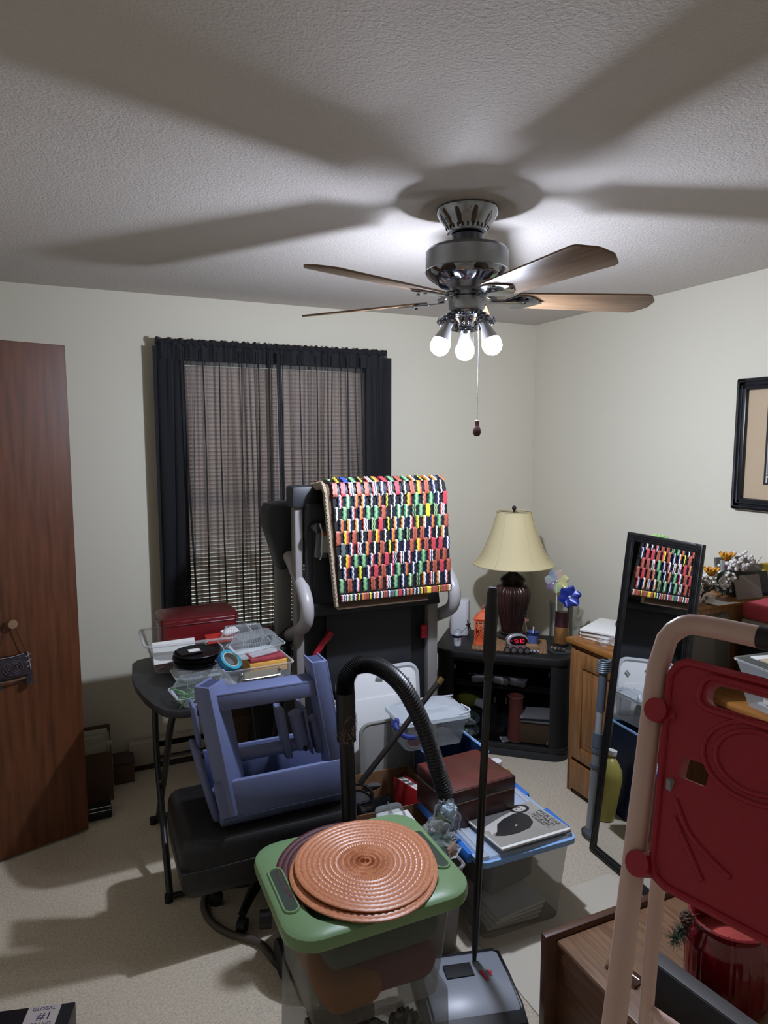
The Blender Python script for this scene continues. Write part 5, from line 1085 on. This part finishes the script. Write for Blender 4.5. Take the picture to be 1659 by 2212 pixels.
# flowers, folders on the hutch
fw = thing('flower_arrangement', 'dried white berry arrangement with two yellow flowers lying on the oak shelf unit', 'flowers', (2.215, 1.83, ZH + .005))
rf = random.Random(12); b = B(); bs = B(); gm = M('stem_brown', '#5a4634', .9); wm_ = M('white_berry', '#d8d4cc', .6); gb = M('grey_berry', '#8f8678', .7)
for k in range(150):
    t = rf.random(); c = Vector((-.13 + .30 * t, rf.uniform(-.05, .04), .03 + .10 * t + .02 * sin(t * 9) + rf.uniform(-.035, .035)))
    if t < .25 and rf.random() < .55: m_ = gb; c.z -= .02
    else: m_ = wm_
    b.ball(c, rf.uniform(.0055, .0085), m_, ico=2)
    if k % 2: bs.tube([c, c + Vector((rf.uniform(-.02, .02), .02, -.03))], .001, gm, 4)
for k in range(26): 
    t = rf.random(); p = Vector((.0 + .2 * t, rf.uniform(-.03, .03), .06 + .06 * t)); bs.tube([p, p + Vector((rf.uniform(.01, .06), rf.uniform(-.02, .02), rf.uniform(-.01, .035)))], .0011, gm, 4)
bs.tube(bez([(-.15, 0, .01), (0, 0, .04), (.14, 0, .10)], 5), .006, gm, 6)
b.obj('berries', fw)['kind'] = 'stuff'; bs.obj('twigs', fw)['kind'] = 'stuff'
ym = M('yellow_petal', '#e0a22c', .6, col2='#c98a1c', nscale=30); gl_ = M('dark_green_leaf', '#223222', .6)
for c in ((-.065, -.04, .098), (.02, -.035, .148)):
    f_ = None
    for k in range(7):
        a = 2 * pi * k / 7; X = Matrix.Translation(c) @ Matrix.Rotation(a, 4, 'Z') @ Matrix.Rotation(R(-38), 4, 'Y')
        B().grid(lambda u, v: (.042 * u, (v - .5) * .026 * sin(pi * (.15 + .75 * u)), .006 * sin(v * 7) * u + .008 * u * u), 6, 5, ym, X).obj('petal', fw, 'yellow petal')
    B().ball((c[0], c[1], c[2] + .008), .009, M('flower_center', '#b06a18', .8), 10).obj('flower_centre', fw)
    for s_ in (-1, 1): B().grid(lambda u, v: (s_ * .07 * u, (v - .5) * .022 * sin(pi * u) - .01, .012 * sin(u * 3) + .01 * abs(v - .5)), 8, 4, gl_, Matrix.Translation((c[0], c[1], c[2] - .035)) @ Matrix.Rotation(R(40 * s_), 4, 'Y')).obj('leaf', fw, 'dark green leaf')
fold = thing('desk_organizer', 'dark organiser of folders and magazines beside the flowers on the oak shelf unit', 'organizer', (2.405, 1.86, ZH), R(-14))
B().b2((-.075, -.06, 0), (.085, .08, .012), blackm).obj('tray', fold)
for k, (c, h) in enumerate((('#2a2d2c', .085), ('#7f7a74', .11), ('#3d1c30', .105), ('#8f8b86', .12), ('#22382e', .10), ('#57524e', .125))): B().box((0, -.05 + .021 * k, .012 + h / 2), (.15, .012, h), M('folder%d' % k, c, .7), (R(-12), 0, R(3 * (k % 3) - 3)), .001).obj('folder', fold)
tag(B().box((0, 0, .046), (.13, .004, .09), M('grey_card', '#77716a', .8), (R(-16), 0, 0)).obj('grey_card'), None, 'grey card leaning on the folders at the edge of the oak shelf unit', 'card', None, None, (2.335, 1.775, ZH + .003), R(-4))
tag(B().frustum((0, 0, 0), (.09, .05, 0), (.05, .03, 0), .12, M('yellow_folder', '#c2aa35', .7), r=.004).obj('yellow_holder'), None, 'yellow tapered holder at the right end of the oak shelf unit', 'holder', None, None, (2.495, 1.82, ZH), R(-10))
tag(B().grid(lambda u, v: (-.06 + .12 * u, -.05 + .08 * v, .004 + .012 * sin(u * 5) * v), 8, 6, paper).obj('crumpled_paper'), None, 'crumpled white paper under the berries on the oak shelf unit', 'paper', None, None, (2.19, 1.785, ZH), 0)
cdb = thing('spiral_calendar', 'grey spiral-bound calendar leaning on the oak board', 'calendar', (2.11, 1.745, ZD), rot=(R(-4), 0, R(0))); B().b2((-.11, -.006, .0), (.11, 0, .265), M('calendar_grey', '#6f6a62', .8), .001).obj('pages', cdb); b = B()
for k in range(18): b.tube([(-.10 + .0118 * k, -.003 + .006 * cos(t), .265 + .006 * sin(t)) for t in (0, 1.05, 2.1, 3.14, 4.2, 5.2)], .0009, blackm, 4, True)
b.obj('spiral', cdb)['kind'] = 'stuff'; B().b2((.035, -.0072, .02), (.095, -.006, .235), M('calendar_print', '#615b55', .8)).obj('printed_box', cdb)
ph_ = thing('fabric_pouch', 'box-shaped pouch with red flap, cream band and star fabric on the desk', 'pouch', (2.36, 1.68, ZD), R(8))
B().box((0, 0, .10), (.24, .11, .20), M('star_navy_fabric', '#17151d', .9), bev=.012, seg=3).obj('pouch_body', ph_); B().box((0, -.0, .225), (.245, .115, .055), M('cream_canvas', '#8f8a82', .9), bev=.012, seg=3).obj('cream_band', ph_); B().box((0, -.002, .282), (.25, .12, .062), M('red_felt', '#a83a44', .9, bump=.4), bev=.02, seg=3).obj('red_flap', ph_)
for x, z in ((-.08, .10), (-.01, .12), (.06, .07), (-.05, .05)): 
    o_ = [((.024 if i % 2 == 0 else .016) * cos(i * pi / 6), (.024 if i % 2 == 0 else .016) * sin(i * pi / 6)) for i in range(12)]; b = B(); b.tube([(x + u, -.0565, z + v) for u, v in o_], .002, M('star_tan', '#a89468', .8), 4, True); b.obj('star_outline', ph_, 'tan star outline')
B().cyl((-.09, -.064, .20), (-.05, -.064, .28), .002, blackm, seg=6).obj('toggle', ph_)
# trays at the near end of the desk
for k, (x, y, lab) in enumerate(((2.24, 1.46, 'clear plastic tray of papers and pens at the near end of the desk'), (2.20, 1.47, 'clear ribbed plastic tray of cream cards at the near end of the desk'))):
    t = thing('desk_tray', lab, 'tray', (x, y, ZD + (.079 if k == 0 else 0)), R(-6), 'clear trays on the desk'); B().frustum((0, 0, 0), (.34 - .08 * k, .22 - .06 * k, 0), (.38 - .08 * k, .26 - .06 * k, 0), .075, cloudy, .003, top=False, r=.02).obj('tray_body', t); B().tube([(a, c, .075) for a, c in rrect(.385 - .08 * k, .265 - .06 * k, .02)], .004, clearp, 6, True).obj('rim', t)
for k in range(5): tag(B().box((0, 0, 0), (.30, .035, .006), (paper, M('tan_strip', '#b4a488', .8), white, blackm, paper)[k], (0, R(2), 0), .001).obj('ruler'), None, ['white strip at the back of the clear desk tray', 'tan strip second from the back in the clear desk tray', 'white plastic strip in the middle of the clear desk tray', 'black strip second from the front in the clear desk tray', 'white strip at the front of the clear desk tray'][k], 'ruler', 'strips lying in the desk tray', None, (2.25 - .01 * k, 1.535 - .036 * k, ZD + .158 + .004 * (k % 2)), R(-8 + 3 * k))
tag(B().box((0, 0, .025), (.34, .24, .048), M('dark_tin', '#2e2724', .5), bev=.006).obj('dark_box'), None, 'flat dark box under the clear tray on the desk', 'box', None, None, (2.38, 1.40, ZD), R(-6))
tag(B().box((0, 0, .03), (.16, .10, .06), M('dark_leather_case', '#241a18', .5), bev=.015, seg=3).obj('leather_case'), None, 'dark brown case behind the clear trays on the desk', 'case', None, None, (2.42, 1.20, ZD), R(10))
icm = B().box((0, 0, .03), (.002, .10, .05), M('cream_index', '#c6bfae', .8)).mesh('index_card')
for k in range(12):
    o_ = bpy.data.objects.new('index_card', icm); COL.objects.link(o_)
    tag(o_, None, 'cream index card standing in the row in the ribbed desk tray', 'card', 'index cards in the desk tray', None, (2.12 + .013 * k, 1.48, ZD + .004), R(-6))
# green crochet piece behind mirror
gc = thing('crochet_hat', 'lime green crocheted cap on a dark stand behind the top of the mirror', 'hat', (2.13, 2.03, ZD)); B().cyl((0, 0, 0), (0, 0, .46), .02, blackm, seg=14).obj('stand', gc); B().cyl((0, 0, 0), (0, 0, .012), .06, blackm, seg=24).obj('stand_base', gc)
b = B(); lime = M('lime_yarn', '#8fc06a', .95)
for j in range(6):
    r = .052 * cos(j / 6 * 1.45); n = max(5, int(r * 420))
    for k in range(n): a = 2 * pi * (k + .5 * (j % 2)) / n; b.ball((r * cos(a), r * sin(a), .475 + .05 * sin(j / 6 * 1.5)), .0095, lime, ico=1)
b.obj('knit_cap', gc)

# ================================================================== PICTURE ON THE RIGHT WALL
pf = thing('framed_picture', 'black framed print with a beige mat on the right wall', 'picture', (2.609, 1.72, 1.633), R(-90))
fm_ = M('black_frame', '#15171c', .3); W_, H_ = .70, .555
# local: x along wall (toward -y), y depth into the room is -y
for lo, hi in (((-W_ / 2, -.03, -H_ / 2), (-W_ / 2 + .05, 0, H_ / 2)), ((W_ / 2 - .05, -.03, -H_ / 2), (W_ / 2, 0, H_ / 2)), ((-W_ / 2, -.03, H_ / 2 - .05), (W_ / 2, 0, H_ / 2)), ((-W_ / 2, -.03, -H_ / 2), (W_ / 2, 0, -H_ / 2 + .05))): 
    m_ = B().b2(lo, hi, fm_, .008).obj('frame_side', pf)
b = B()
for q in (.014, .03): b.tube([(x, -.031, z) for x, z in rrect(W_ - 2 * q, H_ - 2 * q, .002, 1)], .004, fm_, 6, True)
b.obj('frame_moulding', pf)
B().b2((-W_ / 2 + .04, -.012, -H_ / 2 + .04), (W_ / 2 - .04, -.008, H_ / 2 - .04), M('beige_mat', '#c0a98b', .8)).obj('mat_board', pf)
B().b2((-.21, -.0135, -.165), (.21, -.012, .165), M('inner_black', '#14141a', .5)).obj('inner_border', pf); B().b2((-.20, -.0142, -.125), (.20, -.0135, .155), M('print_sky', '#b9b8ae', .7, col2='#a4a49c', nscale=6)).obj('print', pf)
b = B(); ra = random.Random(2)
for k in range(16): x = -.195 + .0245 * k; h = ra.uniform(.03, .12); b.b2((x, -.0148, -.125), (x + .0225, -.0142, -.125 + h), M('print_tower%d' % (k % 3), ('#7d7c80', '#5f6066', '#93908e')[k % 3], .7))
b.obj('printed_skyline', pf); B().b2((-.198, -.0147, .06), (-.15, -.0142, .12), M('print_brown', '#8d6248', .7)).obj('printed_patch', pf); B().b2((-.20, -.0147, -.162), (.20, -.0140, -.125), M('print_band', '#241c22', .6)).obj('title_band', pf)
text('NEW YORK', .042, M('print_letters', '#cfc6bc', .7), 'title_lettering', pf, Matrix.Translation((-.01, -.0148, -.144)) @ Matrix.Rotation(R(90), 4, 'X') @ Matrix.Diagonal((1.75, 1, 1, 1)))

# ================================================================== FLOOR MIRROR
mr = thing('floor_mirror', 'tall black framed mirror leaning against the oak desk', 'mirror', (1.812, 1.842, .006), rot=(0, 0, 0))
LN, MW = 1.297, .365
mr.rotation_euler = Euler((0, R(6.0), R(-2.0))); fr = M('black_ridged_frame', '#0f0f12', .35)
mm = M('mirror_glass', '#e6e8e8', .0, 1.)
def mb(lo, hi, n, m=fr, bev=.003): return B().b2(lo, hi, m, bev).obj(n, mr)
fwid = .032
mb((0, -MW / 2, 0), (.018, -MW / 2 + fwid, LN), 'frame_side'); mb((0, MW / 2 - fwid, 0), (.018, MW / 2, LN), 'frame_side'); mb((0, -MW / 2 + fwid, 0), (.018, MW / 2 - fwid, fwid), 'frame_side'); mb((0, -MW / 2 + fwid, LN - fwid), (.018, MW / 2 - fwid, LN), 'frame_side')
b = B()
for q in (.008, .016, .024): b.tube([(-.0005, y, LN / 2 + z) for y, z in rrect(MW - 2 * q, LN - 2 * q, .002, 1)], .003, fr, 6, True)
b.obj('frame_ridges', mr); mb((.006, -MW / 2 + .02, .02), (.009, MW / 2 - .02, LN - .02), 'mirror_glass', mm, 0); mb((.011, -MW / 2 + .01, .01), (.016, MW / 2 - .01, LN - .01), 'backing', card, 0)
# telescopic pole behind the mirror
sp_ = thing('telescopic_pole', 'grey telescopic pole with a round foot leaning beside the mirror', 'pole', (1.902, 2.085, 0)); p0 = Vector((0, .03, .02)); p1 = Vector((.048, .03, .755)); dd = p1 - p0
steel = M('pole_grey', '#8f9296', .35, .5); slate = M('pole_slate', '#4a525c', .5)
B().cyl(p0, p0 + dd * .50, .017, steel, seg=18).obj('lower_tube', sp_); B().cyl(p0 + dd * .44, p0 + dd * .78, .015, M('pole_light', '#a4a8ac', .35, .4), seg=18).obj('middle_tube', sp_); B().cyl(p0 + dd * .70, p0 + dd * .92, .018, slate, seg=18).obj('upper_sleeve', sp_)
for t in (.37, .46): B().cyl(p0 + dd * t, p0 + dd * (t + .02), .022, slate, seg=18).obj('collar', sp_)
B().cyl(p0 + dd * .49, p0 + dd * .57, .021, slate, seg=18).obj('clamp', sp_)
b = B(); b.tube([tuple(p0 + dd * (.92 + .07 * t / 60) + Vector((.024 * cos(t * .628), .024 * sin(t * .628), 0))) for t in range(61)], .0045, M('coil_blue_grey', '#56626e', .4), 6); b.obj('coiled_hose', sp_)
B().lathe([(0, 0), (.05, 0), (.052, .008), (.045, .02), (.02, .026), (0, .026)], slate, 28, sx=.8, sy=1.2).obj('foot', sp_); B().tube([(.042 * cos(2 * pi * k / 24), .062 * sin(2 * pi * k / 24), .010) for k in range(24)], .005, silver, 6, True).obj('foot_ring', sp_)
# yellow jug beside the TV stand
jg2 = thing('board_offcut', 'dull yellow-green board standing between the TV stand and the oak desk', 'board', (2.19, 2.56, 0), R(20)); B().prism([(-.02, 0), (.14, 0), (.14, .26), (.02, .26), (-.012, .22)], -.006, .006, M('olive_board', '#8d8452', .6), Matrix.Rotation(R(90), 4, 'X'), .002).obj('board', jg2)

# ================================================================== RED AND PINK STEP LADDER (near right)
ldr = thing('step_ladder', 'pinkish-cream tube step ladder with a folded red plastic platform, nearest the camera', 'step ladder', (0, 0, 0))
o0 = Vector((.606, .574, 1.36)); ex = Vector((.258, -.966, 0)); ez = Vector((.396, .106, .912)).normalized(); en = ex.cross(ez).normalized()
LX = Matrix(((ex.x, en.x, ez.x, o0.x), (ex.y, en.y, ez.y, o0.y), (ex.z, en.z, ez.z, o0.z), (0, 0, 0, 1)))
def LP(u, w, v): return LX @ Vector((u, w, v))       # u right, w toward the room, v up the rail
pink = M('pinkish_cream_enamel', '#d9b9ae', .28, col2='#ccaa9f', nscale=6); lred = M('ladder_red', '#a0162c', .5, bump=.15, bscale=300)
rl = .0122; WL = .36
zf = -o0.z / ez.z
path = [LP(.21, 0, zf + .01), LP(.14, 0, -1.0), LP(.047, 0, -.338), LP(.0, 0, 0), LP(-.004, 0, .03)] + [LP(.03 - .034 * cos(a), 0, .055 + .037 * sin(a)) for a in (.35, .7, 1.05, 1.3, 1.57)] + [LP(u, 0, .093) for u in (.06, .12, .24)] + [LP(WL - .03 + .034 * sin(a), 0, .055 + .037 * cos(a)) for a in (0, .5, 1.0, 1.3)] + [LP(WL, 0, .0), LP(WL + .14, 0, -1.0), LP(WL + .21, 0, zf + .01)]
B().tube(path, rl, pink, 18).obj('front_rail', ldr)
B().tube([LP(.097 + .0008 * k, 0, .093) for k in range(22)], rl * 1.06, M('black_grip_band', '#141012', .5), 18).obj('grip_band', ldr)
rp = [Vector((.705, .640, 1.275)), Vector((.735, .665, 1.17)), Vector((.752, .70, .80)), Vector((.775, .745, .01))]
B().tube(bez(rp, 6), .0108, pink, 14).obj('rear_leg', ldr); B().tube(bez([p + Vector((.258, -.966, 0)) * .30 for p in rp], 6), .0108, pink, 14).obj('rear_leg', ldr)
for z in (.80,): B().cyl(bez(rp, 6)[12], bez(rp, 6)[12] + Vector((.258, -.966, 0)) * .30, .008, pink, seg=12).obj('rear_crossbar', ldr)
# red platform: rounded panel with a handle slot, a square hole and moulded ridges, built as rows of quads around the openings
def LQ(u, v, w): return LX @ Vector((u, w, v))
PO = [(.012, .030), (.018, .044), (.030, .051), (.33, .051), (.345, .045), (.352, .03), (.378, -.15), (.376, -.18), (.36, -.192), (.065, -.192), (.050, -.186), (.044, -.172)]
from mathutils.geometry import tessellate_polygon
def plate(name, outer, holes, w0, w1, m, par):
    b = B(); loops = [outer] + holes; flatv = [p for l in loops for p in l]
    tri = tessellate_polygon([[Vector((u, v, 0)) for u, v in l] for l in loops])
    for w, fl in ((w1, False), (w0, True)):
        b.raw([LQ(u, v, w) for u, v in flatv], [list(t)[::-1] if fl else list(t) for t in tri], m)
    for l in loops:
        n = len(l); b.raw([LQ(u, v, w0) for u, v in l] + [LQ(u, v, w1) for u, v in l], [[k, (k + 1) % n, n + (k + 1) % n, n + k] for k in range(n)], m)
    bm = bmesh.new(); 
    return b.obj(name, par, ang=25)
slot_h = [(x, y) for x, y in rrect(.23, .024, .010, 4, cx=.175, cy=.020)]
sq_h = [(x, y) for x, y in rrect(.030, .022, .003, 2, cx=.067, cy=-.066)]
plat = plate('platform', PO, [slot_h[::-1], sq_h[::-1]], -.012, .006, lred, ldr)
plat['label'] = 'folded red plastic platform'
def ridge(pts, r, n='moulded_ridge', closed=False, m=lred): B().tube([LQ(u, v, .006) for u, v in pts], r, m, 8, closed).obj(n, plat)
ridge([(u * .98 + .004, v * .96 - .003) for u, v in PO], .004, closed=True)
for cx, cz, r in ((.125, -.035, .055), (.125, -.035, .042), (.215, -.11, .06), (.215, -.11, .047)): ridge([(cx + r * cos(a * pi / 14), cz + r * .72 * sin(a * pi / 14)) for a in range(28)], .0028, closed=True)
ridge(bez([(.055, -.10), (.075, -.125), (.10, -.140), (.125, -.15)], 4), .003); ridge([(.058, -.118), (.10, -.165)], .003)
B().tube([LQ(u, v, .006) for u, v in rrect(.245, .036, .014, 4, cx=.175, cy=.020)], .0035, lred, 8, True).obj('slot_lip', plat)
B().box(LQ(.046, -.088, .0068), (.006, .006, .012), M('silver_sticker', '#8f8e92', .4)).obj('sticker', plat)
for v in (-.016, -.178):
    u = .0 + .14 * -v * 1.0
    B().tube([LP(u + .012, -.012, v), LP(u + .011, .016, v)], .0135, lred, 16).obj('hinge_lug', plat); B().tube([LP(u + .002, .004, v), LP(u + .03, .0, v)], .008, lred, 10).obj('hinge_arm', plat)
for p in (path[0], path[-1], rp[-1], rp[-1] + Vector((.258, -.966, 0)) * .30): B().cyl(Vector((p[0], p[1], 0)), Vector((p[0], p[1], .03)), .016, blackm, seg=14).obj('foot', ldr)

# ================================================================== LOW WOOD-GRAIN CABINET (near right) and things on it
ns = thing('low_cabinet', 'low brown wood-grain cabinet with a raised back board in the near right corner', 'cabinet', (1.145, 1.42, 0))
ng = M('walnut_grain', '#6a4630', .45, col2='#4e3120', nscale=10, stretch=(12, .7, 12), detail=8); ngx = M('walnut_grain_top', '#86654a', .42, col2='#6a4c35', nscale=10, stretch=(12, .7, 12), detail=8); ngb = M('walnut_edge', '#5a3826', .4, col2='#4a2d1e', nscale=10, stretch=(.7, 12, 12))
def nb(lo, hi, m, n, bev=.003): return B().b2(lo, hi, m, bev).obj(n, ns)
nb((-.02, -.012, 0), (.70, .012, .285), ngb, 'back_board', .004); nb((.02, -.62, .01), (.038, -.012, .25), ng, 'side_panel'); nb((.66, -.62, .01), (.678, -.012, .25), ng, 'side_panel')
nb((.015, -.63, .248), (.685, -.012, .268), ngx, 'top', .006); nb((.038, -.60, .02), (.66, -.58, .248), ng, 'door'); nb((.03, -.61, 0), (.67, -.02, .012), ngb, 'base', .002)
sl = thing('plastic_sleeve', 'glossy dark brown plastic sleeve on the edge of the low cabinet', 'sleeve', (1.245, 1.235, .2685), R(-78)); B().grid(lambda u, v: (-.045 + .09 * u, -.025 + .05 * v, .018 * sin(pi * v) + .002), 6, 10, CLEAR('brown_film', '#5a3a2c', .45, .12, 1.4)).obj('sleeve_film', sl); B().box((0, .0, .002), (.088, .05, .003), M('brown_card2', '#5c4032', .7)).obj('card', sl)
jr = thing('candle_jar', 'large ribbed red glass candle jar with a pine sprig on the low cabinet', 'jar', (1.432, 1.085, .2685))
rg_ = M('red_glass', '#6e0d18', .12, spec=.7)
pj = [(0, 0), (.088, 0), (.096, .012), (.098, .06), (.098, .13), (.092, .165), (.080, .185), (.082, .196), (.094, .204), (.096, .210), (.090, .212), (.080, .204), (.074, .19), (.086, .16), (.090, .12), (.088, .10)]
B().lathe(pj, rg_, 96, rib=.03, ribn=40).obj('jar_body', jr); B().lathe([(0, .135), (.089, .135), (.089, .140), (.03, .138), (0, .139)], M('red_wax', '#c05048', .5, col2='#a03c38', nscale=14), 40).obj('wax', jr, 'paler red candle wax'); B().cyl((0, 0, .138), (.003, 0, .152), .0015, blackm, seg=6).obj('wick', jr)
pn = thing('pine_sprig', 'small green pine sprig with a brown cone tied at the rim of the red jar', 'sprig', (1.327, 1.122, .452)); b = B(); rp2 = random.Random(4)
for k in range(150):
    t = rp2.random(); p = Vector((-.03 * t, .01 * t, -.03 * t)); d2 = Vector((rp2.gauss(-.2, 1), rp2.gauss(0, 1), rp2.gauss(-.3, 1))).normalized() * rp2.uniform(.018, .03); b.tube([p, p + d2], [.0011, .0005], M('pine_green', '#2f3f30', .8), 4, cap=False)
b.obj('needles', pn)['kind'] = 'stuff'; b = B()
for k in range(40): a = k * 2.4; z = k / 40; b.ball((.014 * sin(pi * z) * cos(a), .014 * sin(pi * z) * sin(a), .006 + .04 * z), .0055, M('cone_brown', '#4a3426', .8), ico=1, sc=(1, 1, .6))
b.obj('cone', pn, 'brown cone'); B().tube(bez([(0, 0, .02), (.02, -.004, .03), (.03, -.01, .035)], 4), .0012, gm, 5).obj('tie', pn)
bcx = thing('dark_case', 'flat charcoal case lying along the near edge of the low cabinet', 'case', (1.262, .935, .2685), R(8)); B().box((0, 0, .066), (.045, .42, .132), M('charcoal_case', '#17161a', .6), bev=.006).obj('case_body', bcx); B().box((0, 0, .1325), (.040, .415, .004), M('case_edge_grey', '#4c4a4a', .5), bev=.002).obj('edge_strip', bcx)

# black box at the bottom left
kx_ = thing('product_box', 'black box with a white printed label on the carpet at the lower left', 'box', (-.23, 1.885, 0), R(-15))
B().b2((-.14, -.08, 0), (.14, .09, .10), M('box_black', '#0f0d16', .4), .002).obj('box_body', kx_); B().b2((.02, -.085, .1002), (.105, .088, .1008), M('label_white', '#b4a9a4', .6)).obj('label', kx_)
Xk = Matrix.Translation((.062, .078, .1009)); lk = M('label_ink', '#2c2c56', .6)
text('GLOBAL', .016, lk, 'label_lettering', kx_, Xk); text('#1', .036, lk, 'label_lettering', kx_, Xk @ Matrix.Translation((.008, -.026, 0))); text('BRAND', .016, lk, 'label_lettering', kx_, Xk @ Matrix.Translation((.006, -.052, 0)))
B().cyl((-.075, .05, .1), (-.075, .05, .112), .022, M('label_cream', '#c4bca8', .6), .012, seg=18).obj('cream_cap', kx_)
